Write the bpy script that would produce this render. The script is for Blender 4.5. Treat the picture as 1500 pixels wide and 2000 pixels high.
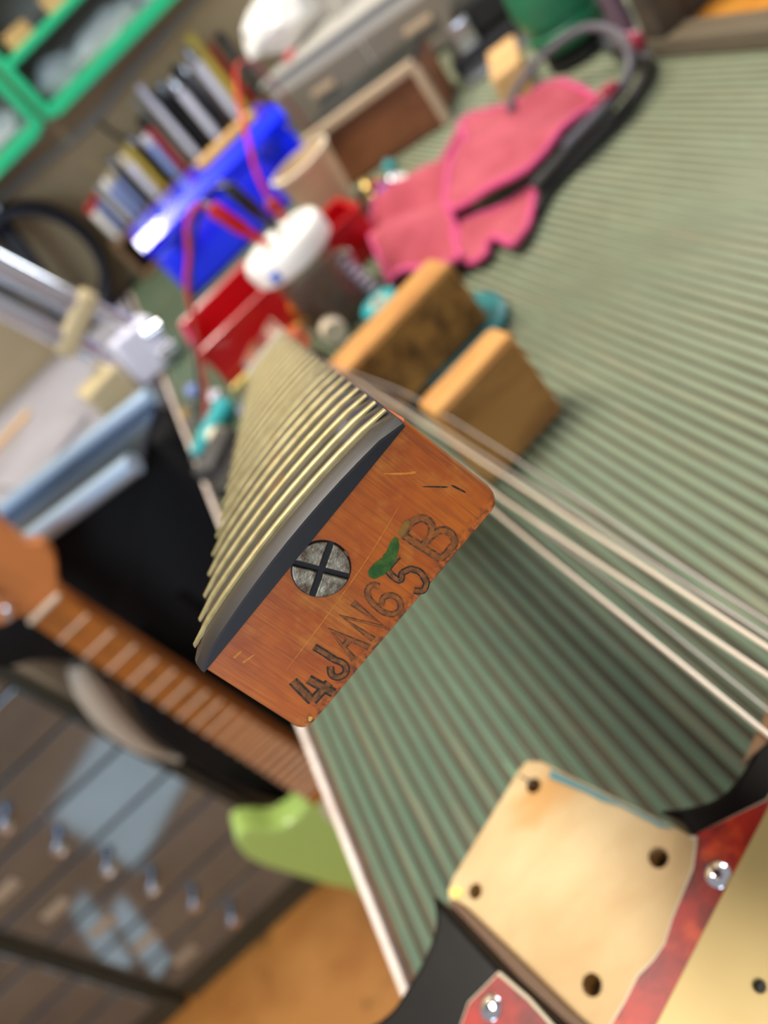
import bpy, bmesh, math, random
from mathutils import Vector, Matrix, noise
random.seed(7)
for o in list(bpy.data.objects): bpy.data.objects.remove(o)
SC = bpy.context.scene
COL = SC.collection
PI = math.pi

# ------------------------------------------------------------------ camera
# z = 0 is the top of the ribbed mat, the ribs run along +Y, metres
PITCH, YAW, ROLL, CAMZ = math.radians(34), math.radians(3.4), math.radians(45), 0.28
fh = Vector((-math.sin(YAW), math.cos(YAW), 0))
r0 = Vector((math.cos(YAW), math.sin(YAW), 0))
fw = fh * math.cos(PITCH) - Vector((0, 0, math.sin(PITCH)))
u0 = fh * math.sin(PITCH) + Vector((0, 0, math.cos(PITCH)))
xr = r0 * math.cos(ROLL) - u0 * math.sin(ROLL)
yu = r0 * math.sin(ROLL) + u0 * math.cos(ROLL)
cd = bpy.data.cameras.new('camera')
cam = bpy.data.objects.new('camera', cd); COL.objects.link(cam)
cam.matrix_world = Matrix(((xr.x, yu.x, -fw.x, 0), (xr.y, yu.y, -fw.y, 0), (xr.z, yu.z, -fw.z, CAMZ), (0, 0, 0, 1)))
cd.sensor_fit = 'VERTICAL'; cd.sensor_height = 36; cd.sensor_width = 27
cd.lens = 1502 / 2000 * 36
cd.clip_start = .005; cd.clip_end = 50
cd.dof.use_dof = True; cd.dof.focus_distance = .133; cd.dof.aperture_fstop = 9.6
SC.camera = cam

# ------------------------------------------------------------------ world and lights
W = bpy.data.worlds.new('room_light'); SC.world = W; W.use_nodes = True
W.node_tree.nodes['Background'].inputs[0].default_value = (.80, .80, .85, 1)
W.node_tree.nodes['Background'].inputs[1].default_value = .38

def area(name, loc, target, sx, sy, watts, col):
    ld = bpy.data.lights.new(name, 'AREA'); ld.shape = 'RECTANGLE'; ld.size = sx; ld.size_y = sy
    ld.energy = watts; ld.color = col
    lo = bpy.data.objects.new(name, ld); COL.objects.link(lo); lo.location = loc
    lo.rotation_euler = (Vector(target) - Vector(loc)).to_track_quat('-Z', 'Y').to_euler()
    return lo
area('ceiling_lamp', (-.18, .60, 2.0), (0, .55, 0), .68, .30, 34, (1, .94, .84))
area('side_window', (1.55, 1.50, .95), (.25, .5, 0), .9, .8, 30, (.84, .90, 1))
area('rear_ceiling_lamp', (-.55, 1.0, 2.1), (.1, 1.2, .1), .6, .3, 27, (1, .94, .84))  # added fill that brightens the wall and background, not a known lamp
area('window_daylight', (-1.2, -1.6, 1.0), (-.1, .3, .1), 1.3, 1.0, 26, (.66, .82, 1))

SC.view_settings.view_transform = 'Standard'
SC.view_settings.look = 'None'
SC.view_settings.exposure = 0.28
SC.view_settings.gamma = 1
SC.view_settings.use_curve_mapping = False

# ------------------------------------------------------------------ materials
def lin(c):
    c /= 255
    return c / 12.92 if c <= .04045 else ((c + .055) / 1.055) ** 2.4
def S(r, g, b): return (lin(r), lin(g), lin(b), 1)

def mat(name, col, rough=.5, metal=0, col2=None, scale=(20, 20, 20), mix=(.4, .65), bump=0, bscale=None, coat=0,
        trans=0, alpha=1, emit=0, spec=.5, detail=4, ior=1.45, col3=None, scale3=None, mix3=(.55, .7), sub=0):
    m = bpy.data.materials.new(name); m.use_nodes = True
    nt = m.node_tree; b = nt.nodes['Principled BSDF']; L = nt.links.new
    b.inputs['Base Color'].default_value = col; b.inputs['Roughness'].default_value = rough
    b.inputs['Metallic'].default_value = metal; b.inputs['Specular IOR Level'].default_value = spec
    b.inputs['Coat Weight'].default_value = coat; b.inputs['Coat Roughness'].default_value = .06
    b.inputs['Transmission Weight'].default_value = trans; b.inputs['IOR'].default_value = ior
    b.inputs['Alpha'].default_value = alpha
    tc = nt.nodes.new('ShaderNodeTexCoord')
    def tex(sc, det=detail):
        mp = nt.nodes.new('ShaderNodeMapping'); mp.inputs['Scale'].default_value = sc
        L(tc.outputs['Object'], mp.inputs['Vector'])
        n = nt.nodes.new('ShaderNodeTexNoise'); n.inputs['Scale'].default_value = 1; n.inputs['Detail'].default_value = det
        n.inputs['Roughness'].default_value = .6
        L(mp.outputs[0], n.inputs['Vector']); return n.outputs['Fac']
    cur = None
    def layer(under, c, sc, mx):
        rp = nt.nodes.new('ShaderNodeMapRange'); rp.inputs['From Min'].default_value = mx[0]; rp.inputs['From Max'].default_value = mx[1]
        L(tex(sc), rp.inputs['Value'])
        mn = nt.nodes.new('ShaderNodeMix'); mn.data_type = 'RGBA'
        L(rp.outputs[0], mn.inputs['Factor'])
        if under is None: mn.inputs[6].default_value = col
        else: L(under, mn.inputs[6])
        mn.inputs[7].default_value = c
        return mn.outputs[2]
    if col2: cur = layer(None, col2, scale, mix)
    if col3: cur = layer(cur, col3, scale3 or scale, mix3)
    if cur is not None: L(cur, b.inputs['Base Color'])
    if bump:
        bn = nt.nodes.new('ShaderNodeBump'); bn.inputs['Strength'].default_value = bump; bn.inputs['Distance'].default_value = .001
        L(tex(bscale or scale), bn.inputs['Height']); L(bn.outputs[0], b.inputs['Normal'])
    if emit:
        b.inputs['Emission Color'].default_value = col; b.inputs['Emission Strength'].default_value = emit
    return m

M = {}
M['wall'] = mat('tan_wall_paint', S(206, 180, 138), .7, col2=S(192, 166, 124), scale=(3, 3, 3))
M['floor'] = mat('brown_wood_floor', S(176, 118, 56), .45, col2=S(150, 92, 36), scale=(5, 5, 5), col3=S(120, 70, 25), scale3=(18, 18, 18), mix3=(.62, .75))
M['bench_wood'] = mat('bench_wood', S(96, 70, 46), .6, col2=S(75, 52, 32), scale=(8, 60, 8))
M['edge_strip'] = mat('pale_edge_strip', S(214, 200, 190), .5, col2=S(186, 168, 155), scale=(40, 40, 40))
M['maple'] = None
M['rosewood'] = mat('dark_rosewood', S(22, 16, 17), .42, col2=S(10, 7, 7), scale=(60, 300, 60), coat=.15)
M['fret'] = mat('nickel_fret', S(146, 135, 96), .45, .6, col2=S(126, 114, 76), scale=(300, 300, 300))
M['steel_worn'] = mat('worn_steel', S(156, 146, 126), .36, .6, col2=S(96, 78, 60), scale=(350, 350, 350), mix=(.42, .62), bump=.3)
M['slot_black'] = mat('slot_black', S(14, 12, 10), .6)
M['ink'] = mat('stamp_ink', S(92, 58, 20), .5, col2=S(168, 92, 26), scale=(700, 700, 700), mix=(.4, .65))
M['ink_faint'] = mat('faded_stamp_ink', S(124, 70, 24), .5, col2=S(172, 92, 24), scale=(700, 700, 700), mix=(.4, .65))
M['ink_faint_line'] = mat('faded_ink_outline', S(72, 46, 20), .5, col2=S(150, 82, 24), scale=(800, 800, 800), mix=(.42, .62))
M['ink_line'] = mat('stamp_ink_outline', S(34, 28, 18), .5, col2=S(120, 68, 22), scale=(900, 900, 900), mix=(.5, .72))
M['green_ink'] = mat('green_ink', S(30, 78, 12), .45, col2=S(66, 104, 22), scale=(500, 500, 500))
M['olive_ink'] = mat('olive_ink', S(120, 100, 26), .5, col2=S(160, 100, 30), scale=(600, 600, 600))
M['chip'] = mat('bare_wood_chip', S(232, 176, 74), .5)
M['worn'] = mat('worn_lacquer', S(224, 140, 44), .4, col2=S(206, 112, 26), scale=(800, 800, 800))
M['string'] = mat('wound_string', S(232, 212, 188), .4, .35)
M['string_thin'] = mat('plain_string', S(190, 178, 168), .4, .5)
M['body_black'] = mat('black_lacquer', S(13, 10, 9), .4, col2=S(22, 17, 14), scale=(30, 30, 30), spec=.12)
M['amber_edge'] = mat('sunburst_amber', S(120, 78, 22), .3, col2=S(60, 34, 10), scale=(60, 60, 60), coat=.3)
M['pale_wood'] = mat('bare_alder', S(184, 152, 104), .65, col2=S(198, 170, 124), scale=(20, 45, 20), mix=(.35, .65), col3=S(182, 132, 68), scale3=(14, 30, 14), mix3=(.56, .74))
M['pocket_side'] = mat('pocket_side', S(92, 62, 34), .6)
M['hole'] = mat('screw_hole', S(64, 48, 10), .7)
M['tortoise'] = mat('tortoise_shell', S(150, 30, 14), .42, col2=S(70, 12, 10), scale=(55, 55, 55), mix=(.42, .62), col3=S(188, 66, 22), scale3=(70, 70, 70), mix3=(.55, .72), coat=0, spec=.3)
M['guard_edge'] = mat('guard_edge_ply', S(186, 176, 150), .5)
M['gold_plate'] = mat('pale_gold_plate', S(176, 154, 102), .5, .2, col2=S(166, 142, 88), scale=(9, 9, 9))
M['chrome'] = mat('chrome', S(226, 226, 230), .12, 1)
M['chrome_soft'] = mat('brushed_chrome', S(206, 208, 216), .24, 1)
M['pink'] = mat('pink_microfibre', S(172, 76, 88), .9, col2=S(154, 60, 72), scale=(25, 25, 25), bump=.5, bscale=(700, 700, 700))
M['hem'] = mat('magenta_hem', S(192, 70, 116), .85)
M['black_rubber'] = mat('black_rubber', S(34, 33, 34), .45)
M['navy_rubber'] = mat('navy_cable', S(16, 20, 32), .45)
M['grey_rubber'] = mat('grey_cable', S(92, 88, 96), .3)
M['block'] = mat('rough_block', S(196, 142, 76), .7, col2=S(160, 106, 48), scale=(16, 60, 60), mix=(.4, .65), bump=.6, bscale=(120, 120, 120))
M['block_end'] = mat('dirty_block_face', S(158, 112, 52), .8, col2=S(84, 54, 20), scale=(55, 55, 55), mix=(.42, .66), bump=.8, bscale=(200, 200, 200))
M['block_face2'] = mat('planed_block_face', S(170, 118, 58), .75, col2=S(130, 84, 38), scale=(14, 14, 40), mix=(.42, .66), bump=.4, bscale=(150, 150, 150))
M['teal'] = mat('teal_plastic', S(24, 104, 108), .4)
M['teal_light'] = mat('teal_handle', S(46, 150, 152), .35)
M['dark_wood'] = mat('dark_weathered_wood', S(78, 68, 54), .7, col2=S(52, 44, 36), scale=(10, 60, 60), bump=.4)
M['grey_wood'] = mat('grey_weathered_wood', S(104, 92, 74), .75, col2=S(92, 78, 58), scale=(50, 8, 60), bump=.4)
M['amber_wood'] = mat('amber_wood', S(206, 142, 54), .5, col2=S(176, 104, 30), scale=(12, 12, 30))
M['green_enamel'] = mat('green_enamel', S(40, 118, 80), .35, col2=S(30, 96, 64), scale=(14, 14, 14))
M['black_iron'] = mat('black_iron', S(30, 28, 26), .45, .2)
M['steel'] = mat('plain_steel', S(166, 166, 170), .28, .95)
M['red_knob'] = mat('maroon_knob', S(140, 40, 56), .3)
M['tan_wood'] = mat('tan_wood', S(206, 164, 108), .6, col2=S(186, 140, 84), scale=(14, 60, 60))
M['brown_box'] = mat('stained_box_wood', S(128, 78, 44), .55, col2=S(92, 50, 28), scale=(10, 10, 30))
M['box_edge'] = mat('box_pale_edge', S(176, 152, 124), .6)
M['grey_metal'] = mat('grey_painted_metal', S(178, 172, 162), .45)
M['grey_dark'] = mat('grey_metal_front', S(120, 110, 96), .45)
M['white_plastic'] = mat('white_plastic', S(236, 232, 224), .35)
M['clear_plastic'] = mat('cloudy_plastic', S(214, 216, 218), .18, alpha=.55, spec=.8)
M['red_plastic'] = mat('red_plastic', S(188, 8, 18), .3, coat=.3)
M['red_dark'] = mat('deep_red_plastic', S(160, 14, 18), .35)
M['blue_plastic'] = mat('blue_plastic', S(0, 40, 255), .22, coat=1)
M['blue_dark'] = mat('blue_plastic_side', S(4, 40, 190), .2, coat=.5)
M['beige_cup'] = mat('beige_card_cup', S(204, 174, 134), .6)
M['cream'] = mat('cream_plastic', S(222, 206, 178), .5)
M['amber_glass'] = mat('amber_bottle', S(170, 84, 10), .15, coat=.5)
M['yellow'] = mat('yellow_paint', S(222, 194, 84), .4)
M['lid_blue'] = mat('label_blue', S(70, 120, 220), .4)
M['jar_glass'] = mat('jar_glass', S(120, 100, 84), .08, alpha=.55, spec=.9)
M['red_wire'] = mat('red_wire', S(196, 40, 34), .4)
M['black_plastic'] = mat('black_plastic', S(18, 18, 20), .35)
M['charcoal'] = mat('charcoal_rubber', S(64, 62, 60), .6, col2=S(48, 46, 44), scale=(30, 30, 30))
M['pale_top'] = mat('pale_grey_worktop', S(158, 155, 162), .35, col2=S(146, 142, 148), scale=(6, 6, 6))
M['tray'] = mat('blue_silver_aluminium', S(176, 200, 226), .3, .7)
M['tray_in'] = mat('dark_steel_tray', S(92, 104, 124), .22, .9, col2=S(60, 70, 88), scale=(8, 40, 8))
M['lilac'] = mat('white_lilac_plastic', S(224, 222, 236), .35)
M['tan_plastic'] = mat('tan_plastic', S(190, 172, 132), .45)
M['green_rail'] = mat('green_gloss_plastic', S(26, 178, 118), .18, coat=.8)
M['clear_bag'] = mat('clear_bag', S(206, 212, 214), .12, alpha=.6, spec=.9)
M['shelf_back'] = mat('shelf_grey', S(166, 164, 154), .6)
M['conduit'] = mat('grey_cable_white', S(170, 166, 152), .5)
M['lime'] = mat('lime_lacquer', S(178, 206, 108), .3, coat=.25)
M['lime_neck'] = mat('lacquered_maple', S(206, 124, 62), .35, col2=S(184, 114, 60), scale=(30, 30, 8))
M['lime_board'] = mat('maple_fingerboard', S(188, 110, 40), .35, col2=S(160, 96, 40), scale=(30, 30, 8))
M['bright_fret'] = mat('bright_fret', S(236, 214, 186), .4, .4)
M['black_cloth'] = mat('black_nylon', S(8, 8, 9), .6, col2=S(14, 13, 13), scale=(8, 8, 8), spec=.2, bump=.3, bscale=(60, 60, 60))
M['drawer'] = mat('olive_grey_steel', S(138, 154, 168), .09, .85, col2=S(128, 144, 156), scale=(5, 5, 5))
M['cab_side'] = mat('cabinet_side', S(196, 180, 158), .4)
M['cab_edge'] = mat('cabinet_dark_edge', S(58, 58, 46), .4)
M['rack_wood'] = mat('rack_wood', S(120, 92, 64), .6, col2=S(100, 74, 50), scale=(60, 8, 8))
M['red'] = mat('red_gloss', S(200, 34, 40), .3)
M['lilac_blue'] = mat('pale_blue_plastic', S(140, 160, 216), .35)
M['dot'] = mat('fingerboard_dot', S(88, 58, 32), .5)
M['brass'] = mat('brass', S(214, 184, 110), .3, .8)

def maple_mat():
    m = bpy.data.materials.new('aged_amber_maple'); m.use_nodes = True
    nt = m.node_tree; b = nt.nodes['Principled BSDF']; L = nt.links.new; N = nt.nodes.new
    tc = N('ShaderNodeTexCoord')
    def nz(sc, det=5, rot=0):
        mp = N('ShaderNodeMapping'); mp.inputs['Scale'].default_value = sc; mp.inputs['Rotation'].default_value = (0, rot, 0)
        L(tc.outputs['Object'], mp.inputs['Vector'])
        n = N('ShaderNodeTexNoise'); n.inputs['Scale'].default_value = 1; n.inputs['Detail'].default_value = det; n.inputs['Roughness'].default_value = .62
        L(mp.outputs[0], n.inputs['Vector']); return n.outputs['Fac']
    def rng(f, a, c, lo=0, hi=1):
        r = N('ShaderNodeMapRange'); r.inputs[1].default_value = a; r.inputs[2].default_value = c; r.inputs[3].default_value = lo; r.inputs[4].default_value = hi
        L(f, r.inputs[0]); return r.outputs[0]
    def mx(f, a, c):
        n = N('ShaderNodeMix'); n.data_type = 'RGBA'; L(f, n.inputs[0])
        if isinstance(a, tuple): n.inputs[6].default_value = a
        else: L(a, n.inputs[6])
        n.inputs[7].default_value = c; return n.outputs[2]
    c = mx(rng(nz((60, 60, 60), 3), .38, .66), S(206, 104, 12), S(170, 72, 8))
    c = mx(rng(nz((70, 40, 60), 4), .54, .74), c, S(218, 134, 44))
    c = mx(rng(nz((1700, 200, 60), 2, .10), .45, .7, 0, .5), c, S(140, 62, 12))
    c = mx(rng(nz((2800, 300, 110), 2, .10), .56, .75, 0, .4), c, S(222, 134, 46))
    # worn dirty line along the lower edge of the heel
    sp = N('ShaderNodeSeparateXYZ'); L(tc.outputs['Object'], sp.inputs[0])
    e = rng(sp.outputs['Z'], -.0222, -.0196, 1, 0)
    mu = N('ShaderNodeMath'); mu.operation = 'MULTIPLY'; L(e, mu.inputs[0]); L(rng(nz((700, 400, 700), 5), .45, .6), mu.inputs[1])
    c = mx(mu.outputs[0], c, S(84, 38, 14))
    L(c, b.inputs['Base Color'])
    b.inputs['Roughness'].default_value = .38; b.inputs['Coat Weight'].default_value = .35; b.inputs['Coat Roughness'].default_value = .2
    bp = N('ShaderNodeBump'); bp.inputs['Strength'].default_value = .12; bp.inputs['Distance'].default_value = .0004
    L(nz((1500, 200, 140), 2, .12), bp.inputs['Height']); L(bp.outputs[0], b.inputs['Normal'])
    return m
M['maple'] = maple_mat()

PITCHR = .0075   # spacing of the ribs of the mat
def mat_mat():
    m = bpy.data.materials.new('ribbed_green_rubber'); m.use_nodes = True
    nt = m.node_tree; b = nt.nodes['Principled BSDF']; L = nt.links.new; N = nt.nodes.new
    tc = N('ShaderNodeTexCoord'); sp = N('ShaderNodeSeparateXYZ'); L(tc.outputs['Object'], sp.inputs[0])
    def math_(op, a, v):
        n = N('ShaderNodeMath'); n.operation = op; L(a, n.inputs[0])
        if v is not None:
            if isinstance(v, (int, float)): n.inputs[1].default_value = v
            else: L(v, n.inputs[1])
        return n.outputs[0]
    def nz(sc, det=5):
        mp = N('ShaderNodeMapping'); mp.inputs['Scale'].default_value = sc; L(tc.outputs['Object'], mp.inputs['Vector'])
        n = N('ShaderNodeTexNoise'); n.inputs['Scale'].default_value = 1; n.inputs['Detail'].default_value = det; n.inputs['Roughness'].default_value = .65
        L(mp.outputs[0], n.inputs['Vector']); return n.outputs['Fac']
    def rng(f, a, c, lo=0, hi=1):
        r = N('ShaderNodeMapRange'); r.inputs[1].default_value = a; r.inputs[2].default_value = c; r.inputs[3].default_value = lo; r.inputs[4].default_value = hi
        L(f, r.inputs[0]); return r.outputs[0]
    def mx(f, a, c):
        n = N('ShaderNodeMix'); n.data_type = 'RGBA'; L(f, n.inputs[0])
        if isinstance(a, tuple): n.inputs[6].default_value = a
        else: L(a, n.inputs[6])
        n.inputs[7].default_value = c; return n.outputs[2]
    c = mx(rng(nz((260, 12, 1), 4), .38, .62), S(56, 86, 64), S(76, 96, 72))
    c = mx(rng(nz((130, 9, 1), 4), .52, .68, 0, .75), c, S(104, 98, 72))          # worn olive streaks
    c = mx(rng(nz((160, 22, 1), 5), .62, .74, 0, .8), c, S(96, 146, 110))           # paler fresh green
    c = mx(rng(nz((90, 60, 1), 5), .72, .77, 0, .8), c, S(160, 148, 118))            # dust specks
    # brighter light on the right-hand part painted in as a pale dusty tone
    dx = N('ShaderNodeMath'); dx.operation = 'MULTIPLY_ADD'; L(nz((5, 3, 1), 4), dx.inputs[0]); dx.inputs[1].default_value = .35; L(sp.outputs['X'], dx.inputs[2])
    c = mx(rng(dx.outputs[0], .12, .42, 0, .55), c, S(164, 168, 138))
    # brown dirt that has collected in the grooves
    ph = math_('FRACT', math_('DIVIDE', math_('ADD', sp.outputs['X'], 10), PITCHR), None)
    d = math_('ABSOLUTE', math_('SUBTRACT', ph, .5), None)      # .5 = groove
    g = rng(d, .22, .38)
    gm = math_('MULTIPLY', g, rng(nz((60, 14, 1), 4), .25, .6, .45, 1))
    c = mx(gm, c, S(76, 66, 46))
    L(c, b.inputs['Base Color']); b.inputs['Roughness'].default_value = .62; b.inputs['Specular IOR Level'].default_value = .5
    bp = N('ShaderNodeBump'); bp.inputs['Strength'].default_value = .3; bp.inputs['Distance'].default_value = .0008
    L(nz((300, 60, 1), 4), bp.inputs['Height']); L(bp.outputs[0], b.inputs['Normal'])
    return m
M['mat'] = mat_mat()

# ------------------------------------------------------------------ mesh helpers
def catmull(pts, n=6, closed=False):
    P = [Vector(p) for p in pts]; out = []; k = len(P)
    rg = range(k) if closed else range(k - 1)
    for i in rg:
        if closed: a, b, c, d = P[i - 1], P[i], P[(i + 1) % k], P[(i + 2) % k]
        else: a, b, c, d = P[max(i - 1, 0)], P[i], P[i + 1], P[min(i + 2, k - 1)]
        for j in range(n):
            t = j / n
            out.append(.5 * ((2 * b) + (c - a) * t + (2 * a - 5 * b + 4 * c - d) * t * t + (3 * b - a - 3 * c + d) * t ** 3))
    if not closed: out.append(P[-1])
    return out

class G:
    def __init__(s): s.bm = bmesh.new(); s.boxy = True
    def _merge(s, b2, Mx=None):
        if Mx is not None: b2.transform(Mx)
        me = bpy.data.meshes.new('t'); b2.to_mesh(me); b2.free(); s.bm.from_mesh(me); bpy.data.meshes.remove(me); return s
    def box(s, c, d, bev=0, rot=(0, 0, 0), seg=2):
        b = bmesh.new(); bmesh.ops.create_cube(b, size=1)
        b.transform(Matrix.Diagonal((d[0], d[1], d[2], 1)))
        if bev: bmesh.ops.bevel(b, geom=b.edges[:], offset=bev, segments=seg, affect='EDGES', profile=.5)
        from mathutils import Euler
        return s._merge(b, Matrix.Translation(c) @ Euler(rot).to_matrix().to_4x4())
    def cyl(s, p0, p1, rA, rB=None, seg=14):
        return s.tube([p0, p1], [rA, rA if rB is None else rB], seg)
    def tube(s, pts, r, seg=8, closed=False):
        s.boxy = False; P = [Vector(p) for p in pts]; n = len(P); rr = r if isinstance(r, (list, tuple)) else [r] * n
        rings = []; ref = None
        for i in range(n):
            if closed: t = P[(i + 1) % n] - P[i - 1]
            else: t = P[min(i + 1, n - 1)] - P[max(i - 1, 0)]
            t.normalize()
            if ref is None:
                ref = Vector((0, 0, 1)) if abs(t.z) < .9 else Vector((1, 0, 0))
            a = (ref - t * ref.dot(t)).normalized(); ref = a; b = t.cross(a)
            rings.append([s.bm.verts.new(P[i] + (a * math.cos(2 * PI * k / seg) + b * math.sin(2 * PI * k / seg)) * rr[i]) for k in range(seg)])
        m = n if closed else n - 1
        for i in range(m):
            A, B = rings[i], rings[(i + 1) % n]
            for k in range(seg): s.bm.faces.new((A[k], A[(k + 1) % seg], B[(k + 1) % seg], B[k]))
        if not closed:
            s.bm.faces.new(rings[0][::-1]); s.bm.faces.new(rings[-1])
        return s
    def lathe(s, prof, seg=24, Mx=None, caps=True):
        s.boxy = False; b = bmesh.new(); rings = []
        for r, z in prof:
            rings.append([b.verts.new((max(r, 1e-5) * math.cos(2 * PI * k / seg), max(r, 1e-5) * math.sin(2 * PI * k / seg), z)) for k in range(seg)])
        for A, B in zip(rings, rings[1:]):
            for k in range(seg): b.faces.new((A[k], A[(k + 1) % seg], B[(k + 1) % seg], B[k]))
        if caps: b.faces.new(rings[0][::-1]); b.faces.new(rings[-1])
        else: bmesh.ops.remove_doubles(b, verts=b.verts[:], dist=1e-6)
        return s._merge(b, Mx)
    def prism(s, out, z0, z1, holes=(), Mx=None, bev=0):
        b = bmesh.new(); edges = []
        for loop in [out] + list(holes):
            vs = [b.verts.new((p[0], p[1], z1)) for p in loop]
            edges += [b.edges.new((vs[i], vs[(i + 1) % len(vs)])) for i in range(len(vs))]
        bmesh.ops.triangle_fill(b, use_beauty=True, use_dissolve=False, edges=edges)
        for f in b.faces:
            if f.normal.z < 0: f.normal_flip()
        fs = b.faces[:]
        ex = bmesh.ops.extrude_face_region(b, geom=fs)
        nv = [e for e in ex['geom'] if isinstance(e, bmesh.types.BMVert)]
        for v in nv: v.co.z = z0
        bmesh.ops.recalc_face_normals(b, faces=b.faces[:])
        if bev:
            ee = [e for e in b.edges if abs(e.verts[0].co.z - z1) < 1e-6 and abs(e.verts[1].co.z - z1) < 1e-6 and e.calc_face_angle(0) > .5]
            bmesh.ops.bevel(b, geom=ee, offset=bev, segments=2, affect='EDGES', profile=.5)
        return s._merge(b, Mx)
    def loft(s, secs, cap=True):
        s.boxy = False; R = [[s.bm.verts.new(p) for p in q] for q in secs]; n = len(secs[0])
        for A, B in zip(R, R[1:]):
            for k in range(n): s.bm.faces.new((A[k], A[(k + 1) % n], B[(k + 1) % n], B[k]))
        if cap: s.bm.faces.new(R[0][::-1]); s.bm.faces.new(R[-1])
        return s
    def sphere(s, c, r, sc=(1, 1, 1), u=16, v=10):
        s.boxy = False; b = bmesh.new(); bmesh.ops.create_uvsphere(b, u_segments=u, v_segments=v, radius=r)
        return s._merge(b, Matrix.Translation(c) @ Matrix.Diagonal((*sc, 1)))
    def ribbon(s, pts, w, y, th=.00004):
        """flat stroke in the x-z plane at depth y (facing -y), used for stamped ink"""
        P = [Vector((p[0], 0, p[1])) for p in pts]; L_ = []; R_ = []
        for i, p in enumerate(P):
            t = (P[min(i + 1, len(P) - 1)] - P[max(i - 1, 0)]).normalized(); nrm = Vector((-t.z, 0, t.x))
            L_.append(p + nrm * w / 2); R_.append(p - nrm * w / 2)
        ring = L_ + R_[::-1]
        k = len(P)
        for yy in (y, y + th):
            vs = [s.bm.verts.new((q.x, yy, q.z)) for q in ring]
            for i in range(k - 1):
                s.bm.faces.new((vs[i], vs[i + 1], vs[2 * k - 2 - i], vs[2 * k - 1 - i]))
        return s
    def build(s, name, m, parent=None, world=True, smooth=35, local=None):
        bmesh.ops.recalc_face_normals(s.bm, faces=s.bm.faces[:])
        if parent is not None and world:
            s.bm.transform(WM[parent.name].inverted())
        me = bpy.data.meshes.new(name); s.bm.to_mesh(me); s.bm.free()
        if m is not None: me.materials.append(m)
        if smooth and s.boxy and smooth == 35: smooth = 20
        if smooth:
            me.polygons.foreach_set('use_smooth', [True] * len(me.polygons)); me.set_sharp_from_angle(angle=math.radians(smooth))
        o = bpy.data.objects.new(name, me); COL.objects.link(o)
        if parent is not None:
            o.parent = parent; WM[o.name] = WM[parent.name].copy()
        else: WM[o.name] = Matrix()
        return o
WM = {}
def thing(name, label, cat, loc=(0, 0, 0), rotz=0, group=None, mx=None):
    o = bpy.data.objects.new(name, None); COL.objects.link(o); o.empty_display_size = .02
    m_ = mx if mx is not None else Matrix.Translation(loc) @ Matrix.Rotation(rotz, 4, 'Z')
    o.matrix_world = m_; WM[o.name] = m_.copy()
    return tag(o, label, cat, group)
def tag(o, label, cat, group=None):
    o['label'] = label; o['category'] = cat
    if group: o['group'] = group
    return o
def one(g, name, m, label, cat, group=None, smooth=35):
    """a thing that is a single mesh: put its origin at its own base"""
    bb = [v.co for v in g.bm.verts]
    c = Vector(((min(v.x for v in bb) + max(v.x for v in bb)) / 2, (min(v.y for v in bb) + max(v.y for v in bb)) / 2, min(v.z for v in bb)))
    g.bm.transform(Matrix.Translation(-c))
    o = g.build(name, m, None, smooth=smooth); o.location = c; WM[o.name] = Matrix.Translation(c)
    return tag(o, label, cat, group)
def struct(g, name, m, smooth=0):
    o = g.build(name, m, None, smooth=smooth); o['kind'] = 'structure'; return o
def rotm(loc, z=0, x=0, y=0):
    return Matrix.Translation(loc) @ Matrix.Rotation(z, 4, 'Z') @ Matrix.Rotation(x, 4, 'X') @ Matrix.Rotation(y, 4, 'Y')
def circ(cx, cy, r, n=16): return [(cx + r * math.cos(2 * PI * k / n), cy + r * math.sin(2 * PI * k / n)) for k in range(n)]
def rrect(x0, y0, x1, y1, r, n=5):
    o = []
    for cx, cy, a in ((x1 - r, y1 - r, 0), (x0 + r, y1 - r, 90), (x0 + r, y0 + r, 180), (x1 - r, y0 + r, 270)):
        for k in range(n + 1):
            t = math.radians(a + 90 * k / n); o.append((cx + r * math.cos(t), cy + r * math.sin(t)))
    return o

# ================================================================== THE SETTING
FLOOR = -.85
struct(G().box((-.2, .3, FLOOR - .02), (3.6, 3.6, .04)), 'floor', M['floor'])
struct(G().box((-.2, 1.63, .4), (3.6, .06, 2.5)), 'wall_back', M['wall'])

# ------------------------------------------------------------------ workbench and mat
BX0, BX1, BY0, BY1 = -.138, 1.05, -.55, 1.595
wb = thing('workbench', 'long wooden workbench under the green ribbed mat', 'workbench', (.45, .5, FLOOR))
G().box(((BX0 + BX1) / 2 + .002, (BY0 + BY1) / 2, -.025), (BX1 - BX0 - .004, BY1 - BY0, .042), .002).build('bench_top', M['bench_wood'], wb)
o = G().box((BX0 + .002, (BY0 + BY1) / 2, -.0235), (.004, BY1 - BY0, .047), .001).build('edge_strip', M['edge_strip'], wb)
o['label'] = 'pale edging strip along the side of the bench'
for x in (BX0 + .07, BX1 - .07):
    for y in (BY0 + .07, BY1 - .07):
        G().box((x, y, (FLOOR - .046) / 2), (.07, .07, -FLOOR - .046), .004).build('leg', M['bench_wood'], wb)
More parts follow.
